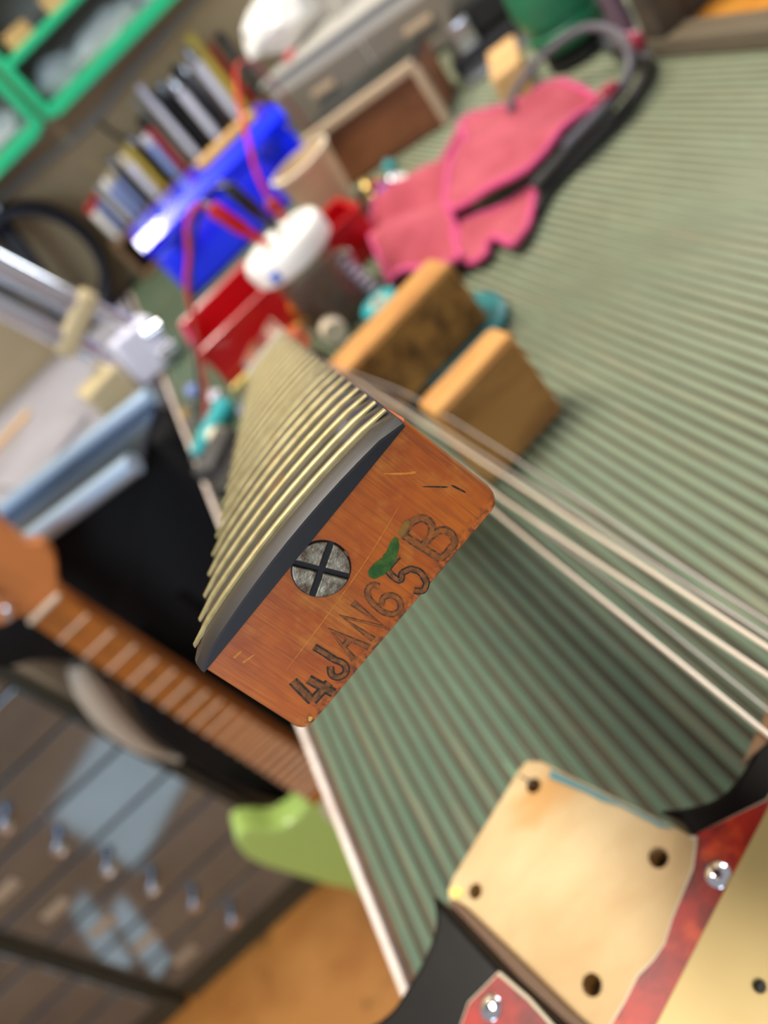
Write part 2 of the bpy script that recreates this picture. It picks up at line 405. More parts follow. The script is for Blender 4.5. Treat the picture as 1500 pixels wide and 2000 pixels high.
# mat: every rib is real relief
g = G(); x = BX0 + .005; ring = []
nr = int((BX1 - x) / PITCHR)
i0 = math.floor((x + 10) / PITCHR) + 1
for i in range(nr):
    b0 = (i0 + i) * PITCHR - 10         # start of a period: groove centre
    for fx, z in ((0, -.0021), (.10, -.0020), (.17, -.0004), (.24, 0), (.76, 0), (.83, -.0004), (.90, -.0020)):
        ring.append((b0 + fx * PITCHR, z))
ya, yb = BY0 + .002, BY1 - .002
va = [g.bm.verts.new((p[0], ya, p[1])) for p in ring]; vb = [g.bm.verts.new((p[0], yb, p[1])) for p in ring]
for i in range(len(ring) - 1): g.bm.faces.new((va[i], va[i + 1], vb[i + 1], vb[i]))
lo = [g.bm.verts.new((q[0], q[1], -.004)) for q in ((ring[0][0], ya), (ring[-1][0], ya), (ring[-1][0], yb), (ring[0][0], yb))]
g.bm.faces.new(lo)
g.bm.faces.new([lo[0], lo[3], vb[0], va[0]]); g.bm.faces.new([lo[1], va[-1], vb[-1], lo[2]])
g.bm.faces.new([lo[0]] + va + [lo[1]]); g.bm.faces.new([lo[3]] + vb + [lo[2]])
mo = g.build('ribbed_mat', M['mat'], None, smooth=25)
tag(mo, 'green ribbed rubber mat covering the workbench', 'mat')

# ================================================================== THE GUITAR NECK (subject)
NY, NP, NRL = math.radians(-1.41), math.radians(-16.71), math.radians(-8.53)
NM = Matrix.Translation((-.02145, .11207, .20995)) @ Matrix.Rotation(NY, 4, 'Z') @ Matrix.Rotation(NP, 4, 'X') @ Matrix.Rotation(NRL, 4, 'Y')
neck = thing('guitar_neck', 'detached amber guitar neck with date stamped on its heel, fretboard up', 'guitar neck', mx=NM)
def hw(y): return .0282 - .0072 * max(0, y) / .455
def nsec(y, wl, wr, top, bot, rad, n=6, wtr=None):
    """closed cross-section of the neck in the x-z plane"""
    wtr = wr if wtr is None else wtr
    p = [(-wl, y, top)]
    for k in range(n + 1):
        t = PI + PI / 2 * k / n; p.append((-wl + rad + rad * math.cos(t), y, bot + rad + rad * math.sin(t)))
    for k in range(n + 1):
        t = 1.5 * PI + PI / 2 * k / n; p.append((wr - rad + rad * math.cos(t), y, bot + rad + rad * math.sin(t)))
    p.append((wtr, y, top))
    return p
secs = [nsec(0, .0272, .0278, 0, -.0220, .0022, wtr=.0253), nsec(.0005, .0276, .0284, 0, -.0223, .0024, wtr=.0268),
        nsec(.0016, .0277, .0288, 0, -.0224, .0026, wtr=.0281), nsec(.0036, .0278, .0290, 0, -.0224, .0028, wtr=.0287)]
for y in (.03, .06): secs.append(nsec(y, hw(y), hw(y), 0, -.0222, .003))
for y, b_, r_ in ((.078, -.021, .008), (.095, -.0175, .0125), (.12, -.0165, .0135), (.25, -.0160, .0135), (.40, -.0155, .0135), (.455, -.0150, .0135)):
    secs.append(nsec(y, hw(y), hw(y), 0, b_, r_))
G().loft(secs).build('heel_and_shaft', M['maple'], neck, world=False, smooth=40)
# headstock
hs = catmull([(-.021, .45, 0), (-.024, .475, 0), (-.034, .50, 0), (-.031, .56, 0), (-.026, .61, 0), (-.020, .632, 0), (.0, .640, 0), (.016, .632, 0), (.024, .61, 0), (.028, .58, 0), (.027, .55, 0), (.031, .52, 0), (.029, .485, 0), (.021, .45, 0)], 4)
G().prism([(p.x, p.y) for p in hs], -.0175, -.004, bev=.001).build('headstock', M['maple'], neck, world=False)
for k in range(6):
    yy = .495 + k * .024
    t = G().lathe([(.0048, -.004), (.0048, .002), (.003, .003), (.003, .011), (.0036, .013)], 14, Matrix.Translation((-.018 + k * .002, yy, 0))).build('tuner_post', M['chrome'], neck, world=False)
    G().box((-.047 + k * .0015, yy, -.0105), (.014, .016, .008), .003).build('tuner_button', M['chrome'], neck, world=False)
# fretboard: crowned slab, front edge chamfered
def crown(x, y): return .0048 - (x * x) / (2 * .20)
def fsec(y, z0, dz, ins=0.0):
    h = hw(y) - ins; p = [(-h, y, z0)]
    for k in range(13):
        xx = -h + 2 * h * k / 12; p.append((xx, y, crown(xx, y) + dz - (.0007 if k in (0, 12) else 0)))
    p.append((h, y, z0)); return p
G().loft([fsec(-.0008, .00005, -.0019, .0004), fsec(-.0006, .00005, -.0015, .0003), fsec(.0014, .00005, -.00035), fsec(.0026, .00005, 0), fsec(.15, .00005, 0), fsec(.3, .00005, 0), fsec(.455, .00005, 0)]).build('fretboard', M['rosewood'], neck, world=False, smooth=14)
SCALE = .6477
END = SCALE * (1 - 2 ** (-21 / 12)) + .0072        # the board ends 7 mm past the 21st fret
for n_ in range(21, 0, -1):
    yy = END - SCALE * (1 - 2 ** (-n_ / 12))
    g = G(); sec = []
    h = hw(yy) - .0003
    for k in range(11):
        xx = -h + 2 * h * k / 10; e_ = .55 if k in (0, 10) else 1
        zc = crown(xx, yy) - .0002
        sec.append([(xx, yy + .0013 * math.cos(t), zc + .00105 * e_ * max(0, math.sin(t))) for t in (0, .5, 1.0, PI / 2, PI - 1.0, PI - .5, PI)])
    R = [[g.bm.verts.new(p) for p in q] for q in sec]
    for A, B in zip(R, R[1:]):
        for k in range(6): g.bm.faces.new((A[k], A[k + 1], B[k + 1], B[k]))
        g.bm.faces.new((A[6], A[0], B[0], B[6]))
    g.bm.faces.new(R[0]); g.bm.faces.new(R[-1])
    g.build('fret', M['fret'], neck, world=False, smooth=60)
G().box((0, END, .0035), (.042, .004, .008), .0008).build('nut', M['cream'], neck, world=False)
for n_ in (3, 5, 7, 9, 15, 17, 19):
    ya_ = END - SCALE * (1 - 2 ** (-n_ / 12)); yb_ = END - SCALE * (1 - 2 ** (-(n_ - 1) / 12))
    G().lathe([(.003, .0043), (.003, .00485)], 14, Matrix.Translation((0, (ya_ + yb_) / 2, 0))).build('position_dot', M['dot'], neck, world=False)
# truss rod screw: dark bore, domed slotted head made of four quadrants
SX, SZ = -.0006, -.0046
FY = Matrix.Translation((SX, 0, SZ)) @ Matrix.Rotation(PI / 2, 4, 'X')       # local z of the screw points out of the heel (-y)
tr = G().lathe([(.0053, -.0002), (.0053, .00008)], 36, FY).build('truss_rod_screw', M['slot_black'], neck, world=False)
tr['label'] = 'worn steel cross-slotted truss rod screw'
aA, aB = math.atan2(-.0027 + .0061, .0040 + .0054), math.atan2(-.0092 - .0001, .0011 + .0026)
w_ = .00056
for q in range(4):
    dirs = [aB, aA, aB + PI, aA + PI]
    t0, t1 = dirs[q], dirs[(q + 1) % 4]
    while t1 < t0: t1 += 2 * PI
    mid = (t0 + t1) / 2; rr = .00505
    off = w_ / math.sin((t1 - t0) / 2)
    pts = [(off * math.cos(mid), off * math.sin(mid))]
    d0 = math.asin(w_ / rr)
    for k in range(9):
        t = t0 + d0 + (t1 - t0 - 2 * d0) * k / 8; pts.append((rr * math.cos(t), rr * math.sin(t)))
    G().prism(pts, .0, .00075, Mx=FY, bev=.00018).build('screw_quadrant', M['steel_worn'], tr, world=False)
sl = G().ribbon([(.0014, -.0054), (.0044, -.0063)], .0012, -.00032, .0003).build('slot_fill', M['steel_worn'], tr, world=False)
# stamped date "4 JAN 65 B": flat ink on the heel face, mm
INK = {
 '4': (.0019, [[(-20.45, -13.83), (-21.68, -19.3)], [(-21.68, -19.3), (-17.0, -19.5)], [(-18.6, -16.0), (-18.1, -21.5)]]),
 'J': (.0014, [[(-12.97, -12.85), (-12.73, -17.14), (-12.5, -19.4), (-13.6, -20.7), (-15.19, -20.1), (-15.36, -18.6), (-14.3, -17.7)]]),
 'A': (.0013, [[(-10.74, -20.39), (-8.77, -13.07), (-7.18, -21.0)], [(-9.91, -17.1), (-7.7, -17.2)]]),
 'N': (.0013, [[(-5.57, -20.77), (-5.49, -13.12), (-2.45, -20.8), (-2.3, -13.07)]]),
 '6': (.0012, [[(2.9, -15.0), (2.7, -14.0), (1.5, -13.6), (.3, -14.6), (-.3, -16.6), (-.36, -18.91), (.6, -20.6), (2.1, -20.7), (3.1, -19.6), (3.07, -17.89), (1.88, -16.89), (.3, -17.6)]]),
 '5': (.0013, [[(9.39, -14.1), (6.34, -14.2), (6.0, -17.2), (7.4, -16.7), (8.9, -17.5), (9.4, -19.2), (8.7, -21.3), (7.2, -21.9), (6.1, -20.6)]]),
 'B': (.0015, [[(12.9, -12.1), (13.59, -20.6)], [(12.9, -12.26), (15.4, -11.9), (17.3, -13.0), (17.4, -15.1), (15.6, -16.3), (13.4, -16.2)], [(15.2, -16.3), (17.6, -17.0), (18.3, -18.9), (17.2, -20.7), (13.6, -20.6)]]),
}
for ch, (w__, strokes) in INK.items():
    base = G(); fill = G()
    for si, st in enumerate(strokes):
        pts = [(p.x, p.y) for p in catmull([(a / 1000, b / 1000, 0) for a, b in st], 5)] if len(st) > 3 and ch not in 'N' else [(a / 1000, b / 1000) for a, b in st]
        pts = [(a + .00012 * noise.noise((a * 900, b * 900, 1)), b + .00012 * noise.noise((a * 900, b * 900, 5))) for a, b in pts]
        base.ribbon(pts, w__, -.00006 - si * .000006); fill.ribbon(pts, w__ * .55, -.00009 - si * .000006)
    fa = ch in 'AN6B'
    ob = base.build('stamped_character', M['ink_faint_line' if fa else 'ink_line'], neck, world=False, smooth=0)
    ob['label'] = 'black ink stamped character ' + ch
    fill.build('ink_fill', M['ink_faint' if fa else 'ink'], ob, world=False, smooth=0)
def blob(pts, ws, y, name, m):
    g = G(); C_ = catmull([(a / 1000, b / 1000, 0) for a, b in pts], 6); k = len(C_); L_ = []; R_ = []
    for i, p in enumerate(C_):
        t = (C_[min(i + 1, k - 1)] - C_[max(i - 1, 0)]).normalized(); nn = Vector((-t.y, t.x, 0)); f = i / (k - 1)
        w0 = (ws[0] * (1 - f) + ws[1] * f) / 1000 * math.sqrt(max(.02, 1 - (2 * f - 1) ** 4)) * (1 + .25 * noise.noise((i * .6, 3, 1)))
        L_.append(p + nn * w0 / 2); R_.append(p - nn * w0 / 2)
    for yy in (y, y + .00004):
        a = [g.bm.verts.new((q.x, yy, q.y)) for q in L_]; b = [g.bm.verts.new((q.x, yy, q.y)) for q in R_]
        for i in range(k - 1): g.bm.faces.new((a[i], a[i + 1], b[i + 1], b[i]))
    return g.build(name, m, neck, world=False, smooth=0)
blob([(3.4, -12.3), (6.8, -13.1), (9.4, -12.7), (11.8, -11.5)], (3.2, 1.5), -.00012, 'green_smear', M['green_ink'])
blob([(12.4, -11.9), (15.6, -11.2)], (1.3, 1.0), -.00011, 'olive_smear', M['olive_ink'])
blob([(-23.0, -2.6), (-21.0, -2.9)], (.5, .3), -.00004, 'wear_mark', M['worn'])
blob([(-22.8, -4.4), (-20.2, -5.2)], (.6, .2), -.00004, 'wear_mark', M['worn'])
blob([(19.2, -2.4), (21.4, -5.2), (23.0, -6.8)], (.3, .5), -.00004, 'wear_mark', M['worn'])
blob([(-25.2, -21.4), (-24.2, -21.0)], (.5, .9), -.0001, 'lacquer_chip', M['chip'])
blob([(21.6, -9.2), (24.4, -13.0)], (.15, .35), -.00005, 'scratch', M['ink_line'])
blob([(25.0, -13.2), (25.6, -16.2)], (.4, .3), -.00005, 'scratch', M['ink_line'])
blob([(-20, -11.6), (-6, -10.9), (6, -9.9), (17, -8.2)], (.16, .12), -.00004, 'scratch', M['worn'])

# prop under the middle of the neck, hidden behind it from the front
ng = thing('neck_rest', 'small padded wooden prop standing under the detached neck', 'stand', (-.013, .455, 0))
G().box((-.013, .455, .039), (.03, .045, .078), .003).build('post', M['tan_wood'], ng)
G().box((-.013, .455, .0815), (.032, .05, .007), .002, rot=(NP, 0, 0)).build('pad', M['charcoal'], ng)

# strings: still wound on the tuners, running loose past the neck to the body
ST = [((.0382, .3647, .060), (.0511, .1384, .060), .00042, 'string_thin', 'thin plain guitar string, uppermost of the six beside the neck'),
      ((.0310, .3620, .060), (.0475, .1350, .060), .00042, 'string_thin', 'thin plain guitar string just above the bright wound pair'),
      ((.0281, .3603, .060), (.0448, .1323, .060), .00068, 'string', 'bright wound guitar string, upper of the light pair'),
      ((.0250, .2778, .060), (.0382, .1258, .060), .00068, 'string', 'bright wound guitar string, lower of the light pair'),
      ((.0277, .2329, .058), (.0308, .1184, .058), .00034, 'string_thin', 'dim thin guitar string between two thicker wound ones'),
      ((.0190, .2684, .060), (.0253, .1130, .060), .00072, 'string', 'thick wound guitar string, lowest one emerging from behind the heel')]
for k, (a, b, r_, mm, lab) in enumerate(ST):
    a = Vector(a); b = Vector(b); d = (b - a) / (a.y - b.y)
    endp = b + d * (b.y + .16); endp.z = .058
    start = NM @ Vector((.004 + .003 * k, .50 + .02 * k, .0135))
    pts = catmull([start, a + (start - a) * .35 + Vector((0, 0, .004)), a, b, endp], 10)
    one(G().tube(pts, r_, 6), 'guitar_string', M[mm], lab, 'guitar string', 'loose guitar strings')

# ================================================================== GUITAR BODY lying on the bench
bd = thing('electric_guitar', 'black solid guitar body with empty neck pocket and red tortoiseshell pickguard', 'guitar body', (-.03, 0, 0))
A_, B_, C_, D_ = (-.0379, .1786), (-.0905, .1604), (-.0116, .1200), (-.0642, .1018)
outl = [(p.x, p.y) for p in catmull([(-.0125, .1262, 0), (-.004, .1203, 0), (.0045, .1172, 0), (.0145, .1184, 0), (.0244, .1222, 0), (.0330, .1262, 0), (.055, .142, 0), (.088, .150, 0), (.118, .130, 0), (.13, .08, 0), (.125, .0, 0), (.15, -.12, 0), (.16, -.22, 0), (.10, -.32, 0), (-.04, -.34, 0), (-.17, -.28, 0), (-.205, -.16, 0), (-.17, -.03, 0), (-.185, .06, 0), (-.185, .12, 0), (-.16, .142, 0), (-.1257, .1353, 0), (-.1133, .1373, 0), (-.1018, .1418, 0), (-.0945, .1475, 0), (-.0912, .1560, 0)], 5)]
pocket = [(-.0888, .1505), (-.0803, .1203), (-.0737, .1016), (-.0660, .0880), (-.0500, .0880), (-.0300, .0950), (-.0105, .1050), (-.0100, .1180)]
G().prism(outl + pocket, .0, .045, bev=.002).build('body_shell', M['body_black'], bd, smooth=20)
tong = [(-.0395, .1808), (-.044, .1800), (-.0865, .1650), (-.0905, .1625), (-.0918, .1585), (-.0880, .1541), (-.0802, .1307), (-.0715, .1035), (-.0640, .0885), (-.0500, .0885), (-.0300, .0955), (-.0110, .1060), (-.0105, .1195), (-.0125, .125), (-.0330, .1715), (-.0350, .1765)]
G().prism([(-.0893, .1545), (-.0872, .1540), (-.0797, .1307), (-.0712, .1035), (-.0655, .0890), (-.0664, .0890), (-.0735, .1018), (-.0801, .1205), (-.0886, .1507)], .001, .0375).build('pocket_wall', M['pocket_side'], bd)
holes = [circ(-.0426, .1712, .0030), circ(-.0232, .1225, .0033), circ(-.0815, .1553, .0028), circ(-.0630, .1075, .0033)]
pk = G().prism(tong, .002, .030, holes=holes).build('neck_pocket', M['pale_wood'], bd, smooth=0)
pk['label'] = 'bare pale wood neck pocket with four screw holes'
for hx, hy in ((-.0426, .1712), (-.0232, .1225), (-.0815, .1553), (-.0630, .1075)):
    G().lathe([(.0034, .006), (.0034, .022)], 14, Matrix.Translation((hx, hy, 0))).build('screw_hole', M['hole'], pk)
G().prism([(-.0338, .1712), (-.0362, .1690), (-.0285, .1545), (-.0262, .1490), (-.0222, .1430), (-.0165, .1290), (-.0133, .1258)], .0285, .0304).build('green_paint_edge', M['teal'], pk)
G().prism([(-.0902, .1620), (-.0865, .1618), (-.0850, .1580), (-.0893, .1575)], .0295, .0303).build('yellow_paint_spot', M['yellow'], pk)
G().box((-.0433, .1745, .0293), (.0007, .0075, .0022), rot=(0, 0, .35)).build('crack', M['slot_black'], pk)
# pickguard surrounding the pocket
gl = [(-.0814, .1203), (-.0946, .1195), (-.1000, .1160), (-.118, .09), (-.13, .02), (-.10, -.10), (-.02, -.16), (.06, -.10), (.085, .0), (.075, .07), (.055, .098), (.0330, .1120), (.0128, .1068), (-.0109, .1128)]
pin = [(-.0096, .1115), (-.0162, .1060), (-.0297, .0997), (-.0353, .0964), (-.0405, .0952), (-.0464, .0948), (-.0533, .0922), (-.0607, .0900), (-.0675, .0896), (-.0742, .0990), (-.0769, .1091)]
def inset(poly, d):
    n = len(poly); out = []
    ar = sum(poly[i][0] * poly[(i + 1) % n][1] - poly[(i + 1) % n][0] * poly[i][1] for i in range(n)); sg = 1 if ar > 0 else -1
    for i in range(n):
        a, b, c = Vector(poly[i - 1]), Vector(poly[i]), Vector(poly[(i + 1) % n])
        n1 = Vector((-(b - a).y, (b - a).x)).normalized() * sg; n2 = Vector((-(c - b).y, (c - b).x)).normalized() * sg
        m_ = (n1 + n2); m_ = m_ / max(.3, m_.dot(n1)) if m_.length > 1e-6 else n1
        out.append((b.x + m_.x * d, b.y + m_.y * d))
    return out
gpoly = gl + pin
ge = G().prism(gpoly, .0451, .0466).build('pickguard_edge', M['guard_edge'], bd, smooth=0)
G().prism(inset(gpoly, .0009), .0466, .0476).build('pickguard', M['tortoise'], bd, smooth=0)
plate = [(.0113, .1034), (-.0188, .0929), (-.0490, .0820), (-.060, .077), (-.03, .0), (.055, .02), (.035, .09), (.022, .1085)]
pl_ = G().prism(plate, .0477, .0500, holes=[circ(-.0217, .0737, .0016, 12)], bev=.0004).build('control_plate', M['gold_plate'], bd, smooth=0)
G().lathe([(.0016, .0472), (.0016, .0482)], 12, Matrix.Translation((-.0217, .0737, 0))).build('plate_hole', M['slot_black'], pl_)
for sx, sy in ((-.0884, .1134), (-.0115, .0997), (-.110, .075), (.04, .105)):
    sc = G().lathe([(.0036, .0474), (.0036, .0480), (.0026, .0488), (.0010, .0490)], 18, Matrix.Translation((sx, sy, 0))).build('pickguard_screw', M['chrome'], bd)
    for a in (0.3, .3 + PI / 2):
        G().box((sx, sy, .0489), (.0030, .0006, .0006), rot=(0, 0, a)).build('cross_slot', M['slot_black'], sc)
G().prism([(p.x, p.y) for p in catmull([(.0145, .1190, 0), (.0244, .1228, 0), (.0330, .1268, 0), (.055, .1428, 0), (.054, .1375, 0), (.034, .1225, 0), (.025, .1190, 0)], 4)], .0452, .0456).build('sunburst_edge', M['amber_edge'], bd)

br = G().box((.053, -.168, .051), (.080, .024, .012), .002).build('bridge', M['chrome_soft'], bd)
for k in range(6): G().box((.030 + .008 * k, -.166, .0580), (.005, .014, .004), .001).build('saddle', M['chrome'], br)

# ================================================================== WOOD BLOCKS etc. on the mat
tp = thing('tape_roll', 'small teal tape roll behind the mottled wood block', 'tape roll', (.086, .622, 0))
G().lathe([(.008, .0002), (.017, .0002), (.018, .002), (.018, .020), (.017, .022), (.008, .022), (.008, .0002)], 32, Matrix.Translation((.086, .622, 0)), caps=False).build('tape', M['teal_light'], tp)
G().lathe([(.006, .0002), (.008, .0002), (.008, .022), (.006, .022), (.006, .0002)], 24, Matrix.Translation((.086, .622, 0)), caps=False).build('core', M['cream'], tp)
one(G().lathe([(.040, .0002), (.045, .002), (.045, .008), (.042, .0103), (.0, .0103)], 36, Matrix.Translation((.098, .512, 0))), 'rubber_puck', M['teal'], 'round dark teal rubber pad under the mottled wood block', 'pad')
b1 = thing('wood_block', 'large rough wooden block with dirty mottled face, in front of the pink cloth', 'wood block', (.056, .504, .0106), math.radians(6))
G().box((0, -.010, .027), (.128, .032, .053), .004).build('block', M['block'], b1, world=False)
G().box((0, -.0272, .027), (.121, .0010, .046), .0004).build('dirty_face', M['block_end'], b1, world=False)
b2 = thing('wood_block', 'smaller brown wooden block with beige top edge, nearest the strings', 'wood block', (.0625, .3925, 0.0002), math.radians(6))
G().box((0, -.0225, .032), (.062, .023, .064), .004).build('block', M['block'], b2, world=False)
G().box((0, -.0342, .032), (.055, .0010, .057), .0004).build('sawn_face', M['block_face2'], b2, world=False)

# ------------------------------------------------------------------ pink cloth
pc = thing('pink_cloth', 'crumpled pink microfibre cloth with magenta hem on the mat', 'cloth', (.23, .68, 0))
def panel(pts, zf, name, hem_from=None, hem_to=None, th=.0022):
    C_ = catmull([(a, b, 0) for a, b in pts], 3, True)
    b = bmesh.new(); vs = [b.verts.new(p) for p in C_]
    es = [b.edges.new((vs[i], vs[(i + 1) % len(vs)])) for i in range(len(vs))]
    bmesh.ops.triangle_fill(b, use_beauty=True, edges=es)
    for _ in range(2): bmesh.ops.subdivide_edges(b, edges=[e for e in b.edges if e.calc_length() > .012], cuts=1, use_grid_fill=True)
    bmesh.ops.triangulate(b, faces=b.faces[:])
    for f in b.faces:
        if f.normal.z < 0: f.normal_flip()
    for v in b.verts: v.co.z = max(.0008, zf(v.co.x, v.co.y))
    ex = bmesh.ops.extrude_face_region(b, geom=b.faces[:])
    for e in ex['geom']:
        if isinstance(e, bmesh.types.BMVert): e.co.z += th
    g = G(); g._merge(b); po = g.build(name, M['pink'], pc, smooth=70)
    hm = [Vector((p.x, p.y, max(.0034, zf(p.x, p.y) + th * .6))) for p in C_]
    if hem_from is not None: hm = hm[hem_from * 3:hem_to * 3 + 1]
    G().tube(hm, .0032, 7, closed=hem_from is None).build('hem', M['hem'], po)
    return po
def nz(x, y, s, k): return noise.noise((x * s, y * s, k))
panel([(.162, .815), (.2195, .812), (.296, .797), (.262, .745), (.2394, .7204), (.20, .672), (.182, .640), (.155, .585), (.122, .6225), (.115, .680), (.137, .738)],
      lambda x, y: .014 + .016 * nz(x, y, 16, 2) + .011 * math.sin((x + y * .7) * 60), 'cloth_panel')
panel([(.292, .797), (.3252, .7554), (.3479, .6861), (.3338, .6102), (.3043, .6020), (.2428, .5946), (.2153, .6203), (.190, .655), (.213, .685), (.245, .722), (.270, .752)],
      lambda x, y: .028 + .013 * nz(x, y, 15, 7) - .010 * max(0, (x - .27) / .07), 'cloth_panel')
panel([(.186, .648), (.212, .622), (.2395, .596), (.2147, .5637), (.185, .5446), (.186, .572), (.180, .585), (.168, .570), (.158, .586), (.166, .616)],
      lambda x, y: .009 + .007 * nz(x, y, 30, 4), 'cloth_panel')

# ------------------------------------------------------------------ cables on the mat
one(G().tube(catmull([(.222, .570, .006), (.2447, .584, .006), (.2783, .588, .006), (.326, .591, .006), (.3682, .6069, .006), (.392, .628, .006), (.402, .66, .006), (.42, .72, .006)], 8), .0055, 10),
    'power_cable', M['black_rubber'], 'thick black cable running along the edge of the pink cloth', 'cable')
one(G().tube(catmull([(.236, .583, .0165), (.28, .592, .0165), (.324, .596, .0165), (.356, .608, .0165), (.386, .637, .016), (.41, .70, .014)], 8), .0045, 10),
    'power_cable', M['charcoal'], 'charcoal cable lying on top of the thick black cable', 'cable')
one(G().tube(catmull([(.300, .700, .036), (.325, .730, .034), (.352, .725, .042), (.3744, .6922, .050), (.3824, .6631, .050), (.374, .622, .045), (.362, .598, .038), (.345, .588, .027), (.315, .583, .0255), (.27, .578, .0255)], 8), .0036, 10),
    'power_cable', M['grey_rubber'], 'grey cable looping up in front of the green canister', 'cable')
one(G().sphere((.326, .588, .030), .0075, (1.6, 1, .8)), 'cable_clip', M['red_knob'], 'small maroon clip around the cables by the pink cloth', 'clip')

# ------------------------------------------------------------------ open wooden crate, right
cr = thing('wooden_crate', 'dark open-sided wooden crate with amber inside, at the right edge', 'crate', (.53, .46, 0))
CX0, CX1, CY0, CY1, CH = .404, .70, .26, .640, .20
G().box(((CX0 + .012), (CY0 + CY1) / 2, .0095), (.024, CY1 - CY0, .018), .003).build('bottom_rail', M['grey_wood'], cr)
G().box(((CX0 + .012), CY1 - .014, .1098), (.024, .028, .182), .003).build('corner_post', M['dark_wood'], cr)
G().box(((CX0 + .012), CY0 + .014, .1098), (.024, .028, .182), .003).build('corner_post', M['dark_wood'], cr)
G().box(((CX0 + CX1) / 2 + .013, CY1 - .008, .1), (CX1 - CX0 - .026, .016, .2), .002).build('end_panel', M['dark_wood'], cr)
G().box(((CX0 + CX1) / 2 + .013, CY0 + .008, .1), (CX1 - CX0 - .026, .016, .2), .002).build('end_panel', M['dark_wood'], cr)
G().box((CX1 - .008, (CY0 + CY1) / 2, .1), (.016, CY1 - CY0 - .034, .2), .002).build('back_panel', M['amber_wood'], cr)
for k in range(4):
    w4 = (CX1 - CX0 - .044) / 4
    G().box((CX0 + .026 + w4 * (k + .5), (CY0 + CY1) / 2, .006), (w4 - .002, CY1 - CY0 - .036, .010), .001).build('base_plank', M['amber_wood'], cr)
G().box((CX0 + .012, (CY0 + CY1) / 2, CH + .012), (.024, CY1 - CY0, .022), .003).build('top_rail', M['dark_wood'], cr)

# ------------------------------------------------------------------ green canister, knob tool, small block
gc = thing('green_canister', 'round green enamelled canister on a black foot behind the cable loop', 'canister', (.425, .775, 0))
G().lathe([(.030, .0), (.034, .004), (.034, .014), (.026, .018)], 28, Matrix.Translation((.425, .775, 0))).build('foot', M['black_iron'], gc)
G().lathe([(.026, .018), (.036, .022), (.040, .032), (.041, .040), (.037, .043), (.0365, .046), (.041, .049), (.044, .070), (.042, .092), (.030, .104), (.012, .107)], 32, Matrix.Translation((.425, .775, 0))).build('shell', M['green_enamel'], gc)
G().lathe([(.012, .107), (.012, .114), (.006, .116)], 16, Matrix.Translation((.425, .775, 0))).build('cap', M['black_iron'], gc)
G().cyl((.425, .735, .010), (.405, .690, .008), .003).build('drain_pipe', M['steel'], gc)
kt = thing('hand_tool', 'hand tool with dark plum handle and shiny maroon end knob', 'tool', (.405, .668, 0))
G().tube(catmull([(.412, .672, .012), (.422, .69, .05), (.437, .712, .10), (.45, .73, .15)], 6), [.0095] * 19, 10).build('handle', mat('plum_handle', S(74, 52, 62), .5), kt)
G().sphere((.408, .664, .0125), .012).build('knob', M['red_knob'], kt)
G().lathe([(.008, 0), (.008, .006)], 14, rotm((.4125, .6735, .017), x=-.45)).build('collar', M['steel'], kt)
one(G().box((.378, .835, .018), (.034, .095, .036), .003, rot=(0, 0, -.5)), 'wood_offcut', M['tan_wood'], 'tan wooden offcut lying behind the pink cloth', 'wood block')

# ------------------------------------------------------------------ small black machine with chrome plate
mc = thing('bench_tool', 'black and steel bench tool with round black knob near the grey chest', 'tool', (.470, 1.01, 0), -.5)
G().box((0, 0, .012), (.13, .10, .024), .004).build('base_plate', M['black_iron'], mc, world=False)
G().box((.01, .01, .045), (.10, .075, .042), .006).build('housing', M['black_iron'], mc, world=False)
G().box((-.035, -.045, .042), (.028, .012, .034), .003).build('polished_plate', M['chrome_soft'], mc, world=False)
kn = G().lathe([(.022, .066), (.024, .070), (.024, .084), (.019, .090)], 24, Matrix.Translation((.015, .0, 0))).build('knob', M['black_plastic'], mc, world=False)
G().lathe([(.010, .090), (.010, .094), (.006, .096)], 16, Matrix.Translation((.015, .0, 0))).build('knob_cap', M['steel'], kn, world=False)
G().box((0, -.075, .005), (.11, .045, .008), .002).build('front_plate', M['steel'], mc, world=False)
cb = thing('cardboard_box', 'small cream card box with printed label at the top edge', 'box', (.590, .95, .0), -.5)
G().box((0, 0, .04), (.09, .06, .078), .002).build('carton', M['cream'], cb, world=False)
G().box((0, -.0305, .045), (.05, .001, .03)).build('label', M['beige_cup'], cb, world=False)

# ------------------------------------------------------------------ brown wooden box
bx = thing('wooden_box', 'brown stained wooden box with pale edges standing behind the cloth', 'box', (.275, .985, 0), math.radians(-38))
G().box((0, .02, .036), (.155, .10, .068), .002).build('box_body', M['brown_box'], bx, world=False)
G().box((0, -.031, .0755), (.165, .012, .011), .002).build('edge_strip', M['box_edge'], bx, world=False)
G().box((.081, -.031, .036), (.009, .012, .070), .002).build('edge_strip', M['box_edge'], bx, world=False)
G().box((0, .026, .0752), (.158, .096, .008), .002).build('lid', M['black_iron'], bx, world=False)  # black sheet painted for the shaded inside of the open box

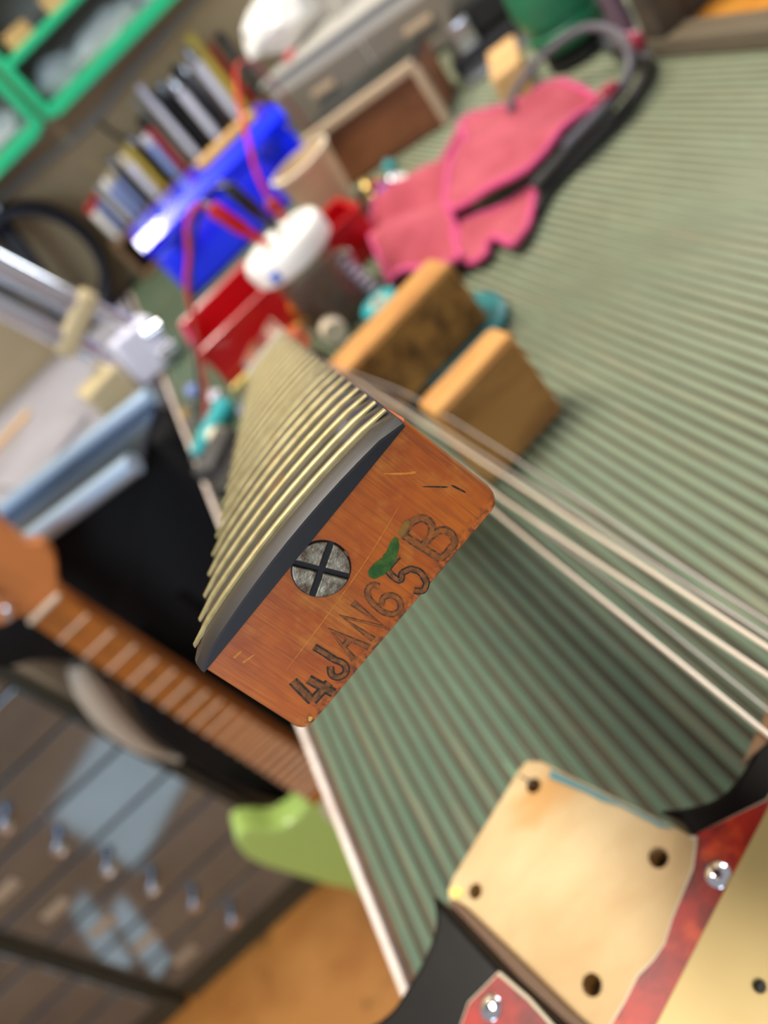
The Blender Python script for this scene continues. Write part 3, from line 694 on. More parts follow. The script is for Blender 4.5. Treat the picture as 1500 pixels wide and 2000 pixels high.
# ------------------------------------------------------------------ grey tool chest with clutter on top
gx = thing('tool_chest', 'grey metal tool chest standing at the back of the bench', 'tool chest', (.478, 1.316, 0), math.radians(-52))
G().box((0, .0, .052), (.40, .22, .094), .004).build('case', M['grey_metal'], gx, world=False)
for k in range(2):
    dr = G().box((-.098 + k * .196, -.112, .044), (.190, .006, .066), .002).build('drawer', M['grey_dark'], gx, world=False)
    G().box((-.098 + k * .196, -.119, .050), (.05, .008, .010), .002).build('handle', M['box_edge'], dr, world=False)
G().box((0, .0, .1015), (.41, .23, .006), .002).build('top_panel', M['grey_metal'], gx, world=False)
for x_ in (-.17, .17):
    for y_ in (-.08, .08): G().box((x_, y_, .0025), (.03, .03, .0046)).build('foot', M['black_rubber'], gx, world=False)
def crumple(c, r, sc, seed, rough=.25):
    g = G(); b = bmesh.new(); bmesh.ops.create_icosphere(b, subdivisions=3, radius=r)
    for v in b.verts: v.co *= 1 + rough * noise.noise(v.co * (2.2 / r) + Vector((seed, 0, 0))) + rough * .6 * abs(noise.noise(v.co * (5 / r) + Vector((0, seed, 0))))
    b.transform(Matrix.Diagonal((*sc, 1)))
    lo_ = min(v.co.z for v in b.verts); b.transform(Matrix.Translation((c[0], c[1], c[2] - lo_)))
    g._merge(b); return g
one(crumple((.365, 1.435, .1048), .05, (1.5, .9, .8), 3), 'plastic_bag', M['white_plastic'], 'bright white crumpled plastic bag on the grey tool chest', 'bag', smooth=0)
one(G().tube([(.335, 1.385, .106 + .005), (.315, 1.370, .106 + .005)], .0048, 8), 'marker_pen', M['red'], 'short red marker beside the white bag on the tool chest', 'marker')
cu = thing('small_cup', 'grey beige round cup standing on the grey tool chest', 'cup', (.432, 1.36, .1048))
G().lathe([(.020, .0), (.026, .04), (.028, .045), (.026, .045), (.022, .01), (.001, .008)], 24, Matrix.Translation((.432, 1.36, .1048))).build('cup', M['grey_metal'], cu)
G().lathe([(.0285, .0448), (.0300, .047), (.0285, .049), (.0268, .047), (.0285, .0448)], 24, Matrix.Translation((.432, 1.36, .1048)), caps=False).build('rim', M['pale_top'], cu)
one(G().box((.482, 1.27, .1048 + .004), (.05, .03, .008), .002, rot=(0, 0, -.9)), 'label_tag', M['cream'], 'pale tag lying on the near end of the tool chest', 'tag')

# ------------------------------------------------------------------ blue box and strip
bb = thing('blue_box', 'glossy bright blue plastic storage box', 'storage box', (.085, 1.2, 0))
G().box((.085, 1.205, .041), (.262, .118, .080), .010, seg=4).build('box_body', M['blue_plastic'], bb)
G().prism([(1.1440, .0825), (1.2660, .0825), (1.2660, .1080), (1.1570, .1080), (1.1440, .0935)], -.048, .218, Mx=Matrix(((0, 0, 1, 0), (1, 0, 0, 0), (0, 1, 0, 0), (0, 0, 0, 1)))).build('lid', M['blue_plastic'], bb)
for x_ in (.0, .17): G().box((x_, 1.140, .076), (.03, .008, .024), .003).build('latch', M['blue_dark'], bb)
one(G().box((.138, 1.175, .1146), (.105, .034, .0125), .003), 'wood_strip', M['tan_wood'], 'pale wooden strip lying on top of the blue box', 'wood strip')

# ------------------------------------------------------------------ red bins with bits in them
def bin_(name, label, x0, x1, y0, y1, h, m, t=.003):
    r = thing(name, label, 'bin', ((x0 + x1) / 2, (y0 + y1) / 2, 0))
    G().box(((x0 + x1) / 2, (y0 + y1) / 2, t / 2 + .0005), (x1 - x0, y1 - y0, t), .001).build('base', m, r)
    G().box(((x0 + x1) / 2, y0 + t / 2, h / 2 + .002), (x1 - x0, t, h - .002), .001).build('front_wall', m, r)
    G().box(((x0 + x1) / 2, y1 - t / 2, h / 2 + .002), (x1 - x0, t, h - .002), .001).build('rear_wall', m, r)
    for x_ in (x0 + t / 2, x1 - t / 2):
        G().box((x_, (y0 + y1) / 2, h / 2 + .002), (t, y1 - y0 - 2 * t, h - .002), .001).build('side_wall', m, r)
    g = G()
    g.tube([(x0, y0, h), (x1, y0, h), (x1, y1, h), (x0, y1, h)], .0028, 6, closed=True); g.build('rim', M['red_plastic'], r)
    return r
bin_('parts_bin', 'red plastic parts bin beyond the far end of the neck', -.066, .036, .775, .905, .049, M['red_plastic'])
for k, (x_, y_, r_) in enumerate(((-.02, .85, .3), (.012, .87, 1.2), (-.045, .815, 2.0))):
    one(G().box((x_, y_, .014), (.034, .016, .020), .004, rot=(.3, .2, r_)), 'black_fitting', M['black_plastic'],
        ['black plastic fitting in the middle of the red parts bin', 'black plastic fitting at the right rear of the red parts bin', 'black plastic fitting at the left front of the red parts bin'][k], 'fitting', 'fittings in the red bin')
bin_('parts_bin', 'small closed-looking red bin between the beige cup and pink cloth', .098, .150, .768, .838, .047, M['red_plastic'])

# ------------------------------------------------------------------ jar with white lid, test leads
jr = thing('glass_jar', 'glass jar with wide white lid between the two red bins', 'jar', (.064, .703, 0))
JX, JY = .064, .703
G().lathe([(.0, .0005), (.028, .0005), (.031, .004), (.031, .060), (.028, .068), (.028, .076)], 32, Matrix.Translation((JX, JY, 0))).build('jar_body', M['jar_glass'], jr)
G().lathe([(.038, .072), (.042, .075), (.043, .090), (.040, .095), (.0, .096)], 36, Matrix.Translation((JX, JY, 0))).build('lid', M['white_plastic'], jr)
G().lathe([(.029, .006), (.029, .045), (.0, .050)], 24, Matrix.Translation((JX, JY, 0))).build('contents', mat('brown_contents', S(92, 64, 46), .6, col2=S(50, 34, 26), scale=(120, 120, 120)), jr)
G().box((JX - .026, JY - .034, .083), (.010, .004, .010), .001).build('blue_label', M['lid_blue'], jr)
def lead(name, label, m, mw, p0, p1, wire):
    r = thing(name, label, 'test clip', p0)
    p0, p1 = Vector(p0), Vector(p1); d = p1 - p0
    G().tube([p0, p0 + d * .35, p0 + d * .5, p0 + d * .95, p1], [.0032, .0045, .0062, .0066, .0050], 8).build('clip_body', m, r)
    G().tube([p1, p1 + d * .16], [.0022, .0012], 6).build('jaw', M['steel'], r)
    G().tube(catmull(wire, 8), .0019, 6).build('wire', mw, r)
lead('test_clip', 'red crocodile clip with a looping red wire on the white jar lid', M['red_plastic'], M['red_wire'], (.052, .690, .101), (.0358, .690, .156),
     [(.0358, .690, .156), (.028, .690, .164), (.012, .692, .158), (-.0042, .695, .140), (-.0255, .70, .120), (-.05, .715, .08), (-.085, .73, .03), (-.115, .725, .004)])
lead('test_clip', 'black crocodile clip standing beside the red one on the jar lid', M['black_plastic'], M['black_plastic'], (.068, .700, .101), (.0585, .700, .157),
     [(.0585, .700, .157), (.045, .715, .160), (.01, .735, .140), (-.03, .745, .10), (-.07, .745, .055), (-.10, .745, .018), (-.112, .740, .004)])
lead('test_clip', 'small red clip whose wire arches over the blue box', M['red_dark'], M['red_wire'], (.080, .712, .101), (.080, .712, .122),
     [(.080, .712, .122), (.088, .72, .145), (.105, .74, .170), (.13, .80, .190), (.17, .92, .195), (.21, 1.05, .16), (.238, 1.17, .08), (.242, 1.20, .004)])
cp_ = thing('paper_cup', 'beige tapered cup standing behind the white jar lid', 'cup', (.152, .893, 0))
G().lathe([(.0, .0005), (.024, .0005), (.036, .088), (.0345, .088), (.0235, .004), (.0, .004)], 32, Matrix.Translation((.152, .893, 0))).build('cup', M['beige_cup'], cp_)
G().lathe([(.0350, .0865), (.0385, .088), (.0385, .091), (.0350, .092), (.0350, .0865)], 32, Matrix.Translation((.152, .893, 0)), caps=False).build('rim', M['cream'], cp_)

# ------------------------------------------------------------------ small bottles, pencil and bits around the far end of the neck
ab = thing('amber_bottle', 'small amber bottle standing in front of the red parts bin', 'bottle', (.034, .742, 0))
G().lathe([(.0, .0005), (.013, .0005), (.0135, .003), (.0135, .028), (.006, .036), (.006, .042)], 20, Matrix.Translation((.043, .750, 0))).build('bottle', M['amber_glass'], ab)
G().lathe([(.0072, .040), (.0072, .050), (.004, .052)], 16, Matrix.Translation((.043, .750, 0))).build('cap', M['amber_glass'], ab)
sp = thing('glue_nozzle', 'cream glue nozzle lying beside the rough wood block', 'nozzle', (.062, .60, 0))
G().lathe([(.011, 0), (.012, .003), (.012, .014), (.008, .018), (.0065, .026), (.0095, .030), (.010, .038), (.006, .042)], 18, rotm((.044, .66, .0125), x=-PI / 2 + .02, z=-.1)).build('nozzle', M['cream'], sp)
G().lathe([(.005, .0), (.004, .028)], 12, rotm((.048, .615, .0125), x=PI / 2 + .0, z=-.1)).build('tip', M['cream'], sp)
cp2 = thing('steel_clamp', 'small ribbed steel clamp leaning by the jar', 'clamp', (.096, .70, 0))
G().box((.096, .70, .026), (.010, .016, .050), .002, rot=(.2, .1, .3)).build('bar', M['steel'], cp2)
for k in range(6): G().box((.096 + .001 * k - .002, .690 - .0016 * k, .045 - .0075 * k), (.013, .003, .003), .0008, rot=(.2, .1, .3)).build('tooth', M['lilac'], cp2)
one(G().tube([(-.066, .760, .0038), (.022, .7655, .0038), (.030, .766, .0038)], [.0036, .0036, .0008], 6), 'pencil', M['yellow'], 'yellow pencil lying along the front of the red parts bin', 'pencil', smooth=10)
sd = thing('screwdriver', 'teal-handled screwdriver lying left of the neck', 'screwdriver', (-.09, .70, 0))
G().lathe([(.006, 0), (.0105, .004), (.0105, .045), (.007, .055), (.0085, .062), (.005, .068)], 14, rotm((-.075, .725, .0108), x=PI / 2, z=-.9)).build('handle', M['teal_light'], sd)
G().cyl((-.126, .681, .0108), (-.160, .654, .0108), .0025).build('shaft', M['steel'], sd) if False else G().cyl((-.1285, .683, .0104), (-.133, .679, .0102), .0025).build('shaft', M['steel'], sd)
one(G().box((-.108, .648, .010), (.050, .030, .020), .005, rot=(0, 0, .8)), 'rubber_pad', M['charcoal'], 'charcoal rubber pad near the left edge of the bench', 'pad')
one(G().box((-.092, .615, .006), (.072, .040, .011), .003, rot=(0, 0, .9)), 'sanding_pad', M['black_rubber'], 'flat black pad beside the neck close to the bench edge', 'pad')
one(G().lathe([(.0, 0), (.0075, 0), (.009, .024), (.0, .024)], 16, rotm((-.112, .700, .0095), x=PI / 2, z=.7)), 'cork', M['cream'], 'beige cork lying at the left edge of the bench', 'cork')
BITS = [((-.155, .842), 'lilac_blue', 'pale blue plastic bit'), ((-.165, .80), 'steel', 'shiny steel nut'), ((-.135, .775), 'lilac', 'whitish plastic bit'), ((-.118, .765), 'steel', 'small steel bush'), ((-.122, .80), 'brass', 'little brass ferrule')]
for (x_, y_), mm, lab in BITS:
    if x_ < BX0 + .012: x_ += .05
    one(G().lathe([(.006, 0), (.0075, .002), (.0075, .009), (.003, .010), (.003, .013)], 12, Matrix.Translation((x_, y_, .0002))), 'small_part', M[mm], lab + ' lying near the bench edge by the lamp', 'hardware', 'hardware bits by the bench edge')
CAPS = [(.205, .935, 'brass', 'gold'), (.238, .925, 'teal_light', 'turquoise'), (.190, .915, 'black_plastic', 'black'), (.208, .900, 'red', 'red'), (.188, .885, 'brass', 'dull brass'), (.202, .868, 'lid_blue', 'blue'), (.222, .885, 'steel', 'silver'), (.182, .862, 'charcoal', 'charcoal'), (.172, .90, 'steel', 'grey steel'), (.222, .858, 'white_plastic', 'white')]
for k, (x_, y_, mm, lab) in enumerate(CAPS):
    one(G().lathe([(.008, 0), (.009, .002), (.0085, .010 + .001 * (k % 3)), (.005, .013), (.003, .016)], 14, Matrix.Translation((x_, y_, .0002))), 'bead', M[mm], lab + ' little cap among the bits before the brown wooden box', 'cap', 'coloured caps between bin and cloth')

# ================================================================== LEFT OF THE BENCH
# drawer cabinets carrying a pale worktop
def cabinet(x0, x1, label):
    r = thing('drawer_cabinet', label, 'cabinet', ((x0 + x1) / 2, 1.16, FLOOR))
    y0, y1, zt = .92, 1.42, -.032
    g = G().box(((x0 + x1) / 2, (y0 + y1) / 2 + .012, (zt + FLOOR) / 2), (x1 - x0, y1 - y0 - .024, zt - FLOOR), .003)
    g.build('carcass', M['cab_side'], r)
    for x_ in (x0 + .006, x1 - .006):
        G().box((x_, y0 + .004, (zt + FLOOR) / 2), (.012, .014, zt - FLOOR), .002).build('corner_post', M['cab_edge'], r)
    G().box(((x0 + x1) / 2, y0 + .004, FLOOR + .03), (x1 - x0 - .024, .012, .06), .002).build('plinth', M['cab_edge'], r)
    zs = [-.046, -.137, -.230, -.323, -.416, -.509, -.602, -.695, -.788]
    for a, b in zip(zs, zs[1:]):
        d = G().box(((x0 + x1) / 2, y0 + .003, (a + b) / 2), (x1 - x0 - .028, .018, a - b - .005), .002).build('drawer', M['drawer'], r)
        xm = (x0 + x1) / 2
        G().lathe([(.005, 0), (.004, .010), (.010, .014), (.011, .020), (.007, .025), (.0, .026)], 16, rotm((xm, y0 - .006, (a + b) / 2), x=PI / 2)).build('knob', M['chrome'], d)
        G().box((xm - .115, y0 - .0075, (a + b) / 2), (.050, .003, .018), .001).build('label_holder', M['box_edge'], d)
    return r
cabinet(-.945, -.553, 'grey steel drawer cabinet with a column of chrome knobs, behind the lime guitar')
cabinet(-1.36, -.965, 'darker neighbouring steel drawer cabinet at the lower left corner')
wt = thing('side_worktop', 'pale grey worktop joining the bench on the left', 'worktop', (-.7, 1.28, -.031))
G().box((-.755, 1.275, -.0155), (1.21, .62, .030), .003).build('top', M['pale_top'], wt)
G().box((-.20, 1.50, (-.031 + FLOOR) / 2), (.05, .05, -.031 - FLOOR), .003).build('leg', M['cab_edge'], wt)
G().box((-.20, 1.06, (-.031 + FLOOR) / 2), (.05, .05, -.031 - FLOOR), .003).build('leg', M['cab_edge'], wt)

# black bag hanging between bench and cabinet
bg = thing('black_bag', 'slack black nylon bag hanging behind the lime guitar', 'bag', (-.32, .86, -.57))
pts = [(-.155, -.006), (-.145, -.10), (-.147, -.30), (-.16, -.60), (-.30, -.70), (-.42, -.66), (-.470, -.575), (-.500, -.45), (-.497, -.33), (-.474, -.255), (-.431, -.19), (-.440, -.135), (-.47, -.10), (-.52, -.06), (-.50, -.008), (-.40, .0), (-.25, .0)]
C_ = catmull([(a, b, 0) for a, b in pts], 4, True)
g = G(); rings = []
for k, (sc_, yy) in enumerate(((.90, .832), (.97, .836), (1, .85), (1, .90), (.97, .925), (.90, .93))):
    cx_, cz_ = -.31, -.33
    rings.append([(cx_ + (p.x - cx_) * sc_, yy + .010 * noise.noise((p.x * 14, p.y * 14, k * .6)), cz_ + (p.y - cz_) * (sc_ if p.y < -.1 else 1)) for p in C_])
g.loft(rings).build('bag_body', M['black_cloth'], bg, smooth=60)
for k in range(4):
    G().tube(catmull([(-.44 + .07 * k, .829, -.16), (-.42 + .06 * k, .822, -.30), (-.40 + .065 * k, .826, -.44), (-.36 + .05 * k, .829, -.58)], 5), .006, 8).build('fold', M['black_cloth'], bg)
G().tube(catmull([(-.235, .823, -.19), (-.262, .815, -.235), (-.268, .820, -.26)], 5), .007, 8).build('zip_pull', M['steel'], bg)
ln = G().tube(catmull([(-.462, .862, -.150), (-.482, .862, -.185), (-.505, .862, -.250), (-.517, .862, -.320), (-.512, .866, -.375)], 5), [.006 + .016 * math.sin(PI * min(1, k / 20 + .12)) for k in range(21)], 10).build('pale_lining', M['cab_side'], bg)  # added pale tube standing in for the lit cabinet side
ln['label'] = 'beige lining showing at the side of the black bag'
G().tube(catmull([(-.16, .88, -.05), (-.151, .85, -.03), (-.149, .83, -.05), (-.15, .84, -.10)], 5), .004, 6).build('loop', M['black_cloth'], bg)

# blue-silver tray lying on the bag and worktop
ty = thing('metal_tray', 'blue-silver metal tray with raised rims above the black bag', 'tray', (-.334, .898, .008), math.radians(-19))
G().box((0, 0, -.003), (.34, .125, .006), .002).build('tray_floor', M['tray_in'], ty, world=False)
for s_ in (-1, 1):
    G().tube([(-.172, s_ * .069, .006), (.172, s_ * .069, .006)], .0125, 12).build('side_rim', M['tray'], ty, world=False)
G().box((-.165, 0, .004), (.010, .122, .010), .002).build('end_rim', M['tray'], ty, world=False)
one(G().tube([(-.50, 1.33, .004), (-.385, 1.36, .004)], .0055, 8), 'dowel', M['tan_wood'], 'tan wooden dowel lying on the pale worktop', 'dowel')
for k, (x_, y_, w_b, l_b, a_) in enumerate(((-1.08, .27, .26, .50, -.60), (-1.06, .70, .045, .26, -.45), (-1.17, .62, .05, .30, -.45))):  # unseen boards added so the drawer fronts reflect a pale shape
    one(G().box((x_, y_, FLOOR + .0065), (w_b, l_b, .012), .001, rot=(0, 0, a_)), 'foam_board', M['white_plastic'],
        ['large white foam board lying on the floor before the cabinets', 'narrow white foam strip lying on the floor nearest the cabinets', 'middle white foam strip lying on the floor'][k], 'board')
one(G().box((-.36, 1.13, .0035), (.13, .18, .006), .001, rot=(0, 0, .5)), 'paper_pad', M['pale_top'], 'thin pale pad lying on the grey worktop', 'pad')

# desk lamp with chrome double arm
lp = thing('desk_lamp', 'desk lamp with two chrome arm tubes rising from a white and tan base', 'lamp', (-.175, 1.01, 0))
G().box((-.134, 1.020, .033), (.062, .056, .064), .005, rot=(0, .15, .25)).build('clamp_block', M['lilac'], lp)
G().box((-.199, 1.002, .0255), (.056, .060, .050), .004, rot=(0, .0, .25)).build('counterweight', M['tan_plastic'], lp)
for q0, q1, q2, q3, rr_ in (((-.118, .050), (-.139, .112), (-.145, .126), (-.215, .36), .0135), ((-.176, .046), (-.184, .092), (-.188, .106), (-.255, .34), .0150)):
    G().tube([(q0[0], 1.02, q0[1]), (q1[0], 1.02, q1[1])], rr_ * .85, 16).build('arm_tube', M['chrome'], lp)
    G().tube([(q2[0], 1.02, q2[1]), (q3[0], 1.02, q3[1])], rr_, 16).build('arm_tube', M['chrome'], lp)
G().tube([(-.166, 1.035, .120), (-.236, 1.035, .36)], .0045, 10).build('arm_tube', M['chrome_soft'], lp)
G().box((-.164, 1.02, .108), (.085, .032, .024), .006, rot=(0, -.35, 0)).build('joint', M['tan_plastic'], lp)
G().tube([(-.112, 1.000, .046), (-.090, .994, .044)], .009, 12).build('clamp_screw', M['chrome'], lp)
G().tube([(-.118, .992, .016), (-.092, .984, .016)], .011, 12).build('clamp_screw', M['chrome'], lp)

# lime guitar standing on the floor
lg = thing('electric_guitar', 'lime green electric guitar with maple neck standing beside the bench', 'guitar', (-.37, .77, FLOOR))
GY = .77
XY = Matrix(((1, 0, 0, 0), (0, 0, -1, GY + .030), (0, 1, 0, 0), (0, 0, 0, 1)))     # outline (x, z) extruded along -y
bo = [(-.400, -.496), (-.418, -.508), (-.446, -.514), (-.472, -.503), (-.488, -.474), (-.502, -.460), (-.518, -.470), (-.531, -.502), (-.533, -.54), (-.526, -.590), (-.515, -.668), (-.503, -.725), (-.508, -.79), (-.46, -.843), (-.37, -.8495), (-.27, -.84), (-.205, -.80), (-.195, -.73), (-.225, -.665), (-.225, -.60), (-.215, -.55), (-.235, -.525), (-.262, -.512), (-.285, -.525), (-.310, -.545), (-.336, -.535), (-.345, -.51)]
bo = [(p.x, p.y) for p in catmull([(a, b, 0) for a, b in bo], 4, True)]
G().prism(bo, .0, .040, Mx=XY, bev=.006).build('body', M['lime'], lg)
def wz(z): return -.3663 + (z + .0215) * .0189          # centre line of the slightly leaning neck
nk = [(wz(-.0215) - .021, -.0215), (wz(-.0215) + .021, -.0215), (wz(-.505) + .028, -.505), (wz(-.505) - .028, -.505)]
G().prism(nk, .028, .052, Mx=XY, bev=.002).build('neck', M['lime_neck'], lg)
fbd = G().prism(nk, .0521, .0565, Mx=XY, bev=.001).build('fingerboard', M['lime_board'], lg)
for n_ in range(1, 22):
    z_ = -.0215 - SCALE * (1 - 2 ** (-n_ / 12)); h_ = .021 + .007 * (-.0215 - z_) / .4685
    G().box((wz(z_), GY + .030 - .0570, z_), (2 * h_, .0024, .0026), .0008).build('fret', M['bright_fret'], fbd)
for n_ in (3, 5, 7, 9, 15, 17, 19):
    z_ = -.0215 - SCALE * (1 - (2 ** (-n_ / 12) + 2 ** (-(n_ - 1) / 12)) / 2)
    G().lathe([(.0032, 0), (.0032, .0008)], 12, rotm((wz(z_), GY + .030 - .0564, z_), x=PI / 2)).build('position_dot', M['dot'], fbd)
G().box((wz(-.0195), GY + .030 - .0565, -.0192), (.043, .006, .005), .001).build('nut', M['cream'], lg)
hd = [(-.387, -.020), (-.392, -.010), (-.408, -.006), (-.418, .006), (-.416, .03), (-.405, .08), (-.392, .125), (-.37, .15), (-.335, .155), (-.305, .13), (-.300, .10), (-.318, .078), (-.322, .04), (-.312, .028), (-.320, .006), (-.342, -.016), (-.345, -.020)]
G().prism([(p.x, p.y) for p in catmull([(a, b, 0) for a, b in hd], 4, True)], .030, .046, Mx=XY, bev=.002).build('headstock', M['lime_neck'], lg)
for k in range(6):
    z_ = .004 + .022 * k; x_ = -.392 + .006 * k
    G().lathe([(.005, 0), (.005, .004), (.003, .005), (.003, .015), (.004, .017)], 12, rotm((x_, GY + .030 - .046, z_), x=PI / 2)).build('tuner_post', M['chrome'], lg)
pg = [(-.45, -.56), (-.40, -.505), (-.34, -.51), (-.30, -.56), (-.29, -.66), (-.33, -.74), (-.42, -.72)]
G().prism([(p.x + .03, p.y) for p in catmull([(a, b, 0) for a, b in pg], 4, True)], .0402, .0422, Mx=XY).build('pickguard', M['cream'], lg)

# ================================================================== BACK WALL: coil of cable, tool rack, shelf
cc = thing('cable_coil', 'coil of dark navy cable hanging on the wall above the pale worktop', 'cable', (-.19, 1.56, .005))
for k in range(16):
    rx, rz = .090 + .030 * noise.noise((k, 1, 3)), .104 + .026 * noise.noise((k, 5, 1)); ox, oz = -.208 + .026 * noise.noise((k, 2, 8)), .122 + .008 * noise.noise((k, 7, 8))
    loop = [(ox + rx * math.cos(t), 1.582 - .0055 * k + .004 * math.sin(3 * t + k), oz + rz * math.sin(t)) for t in [2 * PI * j / 28 for j in range(28)]]
    G().tube(loop, .0090, 7, closed=True).build('loop', M['navy_rubber'], cc)
G().tube(catmull([(-.205, 1.535, .235), (-.215, 1.50, .16), (-.235, 1.50, .07), (-.23, 1.53, .018)], 6), .019, 8).build('wrap', M['navy_rubber'], cc)
G().tube([(-.19, 1.599, .235), (-.19, 1.51, .239)], .004, 8).build('hook', M['steel'], cc)

rk = thing('tool_rack', 'low brown wooden rack holding a row of tools at the wall', 'rack', (.13, 1.53, 0))
G().box((.096, 1.575, .045), (.386, .012, .090), .002).build('back_board', M['rack_wood'], rk)
G().box((.096, 1.525, .074), (.386, .088, .010), .002).build('upper_shelf', M['rack_wood'], rk)
G().box((.096, 1.525, .0055), (.386, .088, .010), .002).build('lower_shelf', M['rack_wood'], rk)
for x_ in (-.092, .284): G().box((x_, 1.525, .040), (.012, .088, .058), .002).build('end_board', M['rack_wood'], rk)
ORD = ['first', 'second', 'third', 'fourth', 'fifth', 'sixth', 'seventh', 'eighth', 'ninth', 'tenth', 'eleventh', 'twelfth', 'thirteenth', 'fourteenth', 'fifteenth', 'sixteenth', 'seventeenth', 'eighteenth', 'nineteenth', 'twentieth', 'twenty-first', 'twenty-second']
TOOLS = [  # x, height of top, body colour, tip colour, radius, kind, words
 (-.088, .150, 'white_plastic', 'red', .0075, 'marker_pen', 'white marker pen with red cap'),
 (-.070, .155, 'lilac_blue', 'red', .0075, 'marker_pen', 'pale blue marker pen with red cap'),
 (-.052, .158, 'white_plastic', 'white_plastic', .0075, 'marker_pen', 'plain white marker pen'),
 (-.034, .160, 'lilac_blue', 'white_plastic', .0075, 'marker_pen', 'pale blue marker pen with white cap'),
 (-.015, .163, 'lilac_blue', 'cream', .0080, 'marker_pen', 'pale blue marker pen with cream cap'),
 (.003, .175, 'charcoal', 'steel', .0075, 'screwdriver', 'charcoal-handled screwdriver'),
 (.020, .168, 'lilac', 'cream', .0080, 'marker_pen', 'lilac white marker pen'),
 (.038, .172, 'yellow', 'yellow', .0085, 'screwdriver', 'yellow-handled screwdriver'),
 (.056, .178, 'black_plastic', 'steel', .0085, 'screwdriver', 'black-handled screwdriver with steel cap'),
 (.074, .165, 'lilac_blue', 'lilac', .0085, 'marker_pen', 'pale lilac blue marker pen'),
 (.091, .188, 'red', 'black_plastic', .0080, 'screwdriver', 'red-handled screwdriver with black cap'),
 (.108, .212, 'conduit', 'conduit', .0065, 'file', 'tall pale grey file'),
 (.126, .222, 'lilac', 'lilac', .0065, 'file', 'tallest whitish file'),
 (.143, .200, 'black_plastic', 'charcoal', .0090, 'screwdriver', 'thick black-handled screwdriver'),
 (.161, .205, 'charcoal', 'steel', .0085, 'screwdriver', 'dark grey screwdriver with steel top'),
 (.178, .196, 'lilac', 'chrome', .0085, 'punch', 'pale punch with bright steel end'),
 (.196, .206, 'black_plastic', 'black_plastic', .0085, 'screwdriver', 'plain black screwdriver'),
 (.214, .200, 'steel', 'chrome', .0080, 'punch', 'bright steel punch'),
 (.232, .212, 'lilac', 'steel', .0085, 'punch', 'whitish steel-ended punch'),
 (.252, .222, 'yellow', 'yellow', .0115, 'screwdriver', 'large yellow-handled screwdriver'),
 (.274, .190, 'red', 'red', .0070, 'screwdriver', 'slim red screwdriver'),
 (.294, .196, 'charcoal', 'black_plastic', .0085, 'screwdriver', 'grey screwdriver with black cap')]
for k, (x_, zt, mb, mt, r_, kind, words) in enumerate(TOOLS):
    x_ = x_ * .93 + .004; y_ = 1.515 + .018 * ((k * 7) % 3 - 1); lean = .06 * noise.noise((k, 3, 9)); base = .0792
    t_ = thing(kind, words + ', ' + ORD[k] + ' from the left in the wall rack', kind.split('_')[0], (x_, y_, base))
    Mx = rotm((x_, y_, base), x=lean, y=.06 * noise.noise((k, 8, 2)))
    h_ = zt - base
    G().lathe([(r_ * .7, .001), (r_, h_ * .12), (r_ * .92, h_ * .5), (r_, h_ * .78), (r_ * .95, h_ * .80)], 12, Mx).build('handle', M[mb], t_)
    G().lathe([(r_ * .96, h_ * .80), (r_ * .98, h_ * .95), (r_ * .6, h_)], 12, Mx).build('end_cap', M[mt], t_)

# grey cable running along the wall under the shelf
one(G().tube(catmull([(-.75, 1.592, .236), (-.45, 1.592, .232), (-.19, 1.592, .243), (.02, 1.592, .228), (.16, 1.592, .240), (.40, 1.592, .246), (.75, 1.592, .243), (1.0, 1.592, .243)], 8), .0075, 10),
    'wall_cable', M['conduit'], 'pale grey cable running along the tan wall below the green shelf', 'cable')
one(G().tube(catmull([(.035, 1.594, .222), (.040, 1.588, .19), (.060, 1.575, .15), (.075, 1.565, .10), (.076, 1.555, .081)], 6), .003, 8),
    'thin_cord', M['black_rubber'], 'thin black cord dropping from the wall cable into the tool rack', 'cord')

def green_unit(x0, x1, zs, label, ins_top=True):
    r = thing('green_shelf', label, 'shelf', ((x0 + x1) / 2, 1.525, zs[0]))
    yf, yb_ = 1.452, 1.598
    w = .020
    for x_ in (x0 + w / 2, x1 - w / 2):
        G().box((x_, yf + w / 2, (zs[0] + zs[-1]) / 2), (w * .8, w, zs[-1] - zs[0]), .003).build('upright', M['green_rail'], r)
        G().box((x_, (yf + w + yb_) / 2, (zs[0] + zs[-1]) / 2), (.006, yb_ - yf - w, zs[-1] - zs[0]), .001).build('side_panel', M['green_rail'], r)
    for z_ in zs:
        G().box(((x0 + x1) / 2, yf + w / 2, z_ + .006), (x1 - x0 - 2 * w * .82, w * .9, .022 if z_ == zs[0] else .014), .003).build('front_rail', M['green_rail'], r)
        G().box(((x0 + x1) / 2, (yf + w + yb_) / 2, z_ + .002), (x1 - x0 - .012, yb_ - yf - w, .005), .001).build('shelf_board', M['shelf_back'], r)
    G().box(((x0 + x1) / 2, yb_ - .003, (zs[0] + zs[-1]) / 2), (x1 - x0 - .014, .005, zs[-1] - zs[0]), 0).build('back_panel', M['shelf_back'], r)
    return r
green_unit(-.62, -.0295, (.272, .375, .48), 'glossy green shelf unit on the wall at the left edge')
green_unit(-.0265, .62, (.272, .352, .440), 'longer green shelf unit full of parts above the tool rack')
def stick(p, q, w, h, label, m='tan_wood', name='wood_stick', cat='wood stick'):
    p, q = Vector(p), Vector(q); d = q - p
    return one(G().box(((p + q) / 2), (d.length, w, h), .002, rot=(0, 0, math.atan2(d.y, d.x))), name, M[m], label, cat)
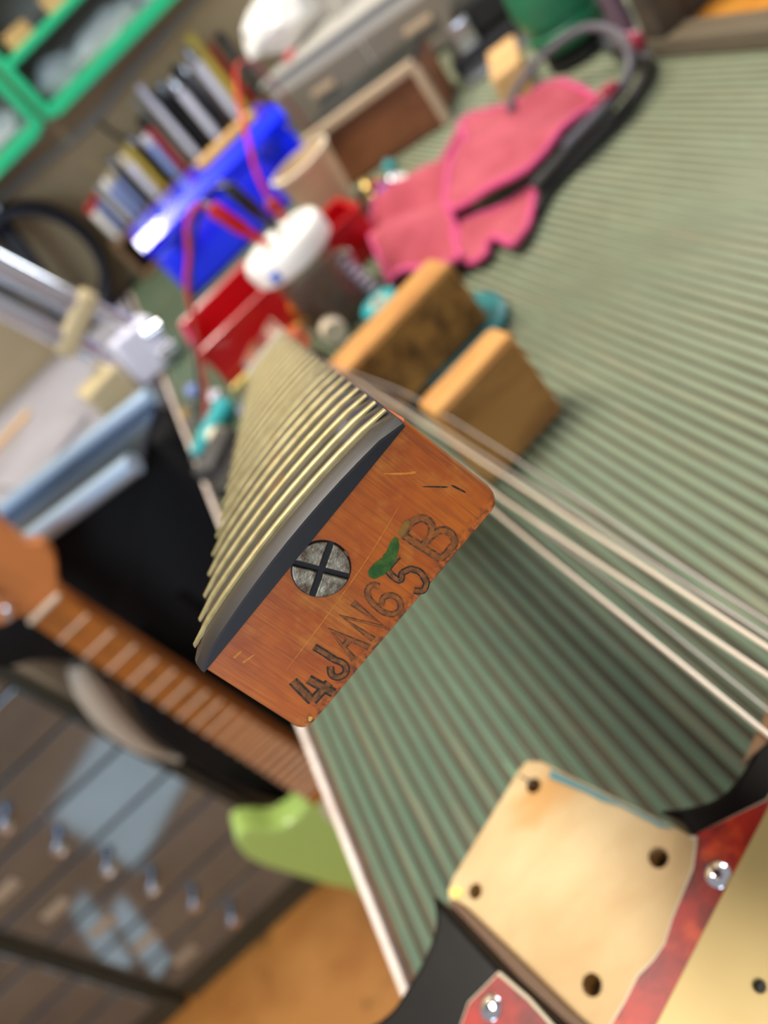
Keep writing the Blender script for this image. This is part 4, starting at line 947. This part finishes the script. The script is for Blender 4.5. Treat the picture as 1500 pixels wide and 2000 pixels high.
ZL, ZU, ZA = .272 + .0046, .352 + .0046, .272 + .0046
stick((.085, 1.50, ZL + .014), (.20, 1.50, ZL + .014), .02, .028, 'cream wooden strip on the lower green shelf, nearest the bags', 'cream')
one(crumple((.13, 1.485, ZL), .026, (2.6, .45, .9), 11), 'clear_bag', M['clear_bag'], 'long shiny clear plastic bag on the lower green shelf', 'bag', smooth=0)
one(crumple((.035, 1.495, ZL), .032, (1.25, .6, .85), 17), 'clear_bag', M['clear_bag'], 'round clear plastic bag at the left end of the lower green shelf', 'bag', smooth=0)
one(crumple((.24, 1.50, ZL), .03, (1.4, .6, .8), 23), 'clear_bag', M['clear_bag'], 'clear plastic bag at the right of the lower green shelf', 'bag', smooth=0)
one(G().box((.085, 1.478, ZL + .006), (.03, .012, .012), .002), 'wood_chip', M['amber_wood'], 'little amber wooden chip on the lower green shelf', 'wood chip')
one(G().box((.03, 1.49, ZU + .016), (.045, .03, .032), .003, rot=(0, 0, .2)), 'wood_piece', M['tan_wood'], 'tan wooden piece on the upper green shelf, leftmost', 'wood piece')
one(G().box((.075, 1.50, ZU + .012), (.02, .04, .024), .003), 'dark_piece', M['charcoal'], 'dark block between the tan pieces on the upper green shelf', 'block')
one(G().box((.11, 1.49, ZU + .018), (.04, .03, .036), .003, rot=(0, 0, -.2)), 'wood_piece', M['tan_wood'], 'tan wooden piece on the upper green shelf, second from left', 'wood piece')
one(G().tube([(.145, 1.49, ZU + .006), (.20, 1.50, ZU + .006)], .006, 10), 'steel_rod', M['steel'], 'short steel rod on the upper green shelf', 'rod')
one(crumple((-.09, 1.50, ZA), .034, (1.2, .7, .8), 29), 'clear_bag', M['clear_bag'], 'clear bag of parts on the left green shelf', 'bag', smooth=0)
one(G().box((-.135, 1.485, ZA + .008), (.024, .02, .016), .003), 'yellow_block', M['yellow'], 'small yellow block on the left green shelf', 'block')
one(G().box((-.05, 1.51, .375 + .0046 + .016), (.04, .04, .032), .003), 'wood_piece', M['tan_wood'], 'tan wooden piece on the upper board of the left shelf', 'wood piece')
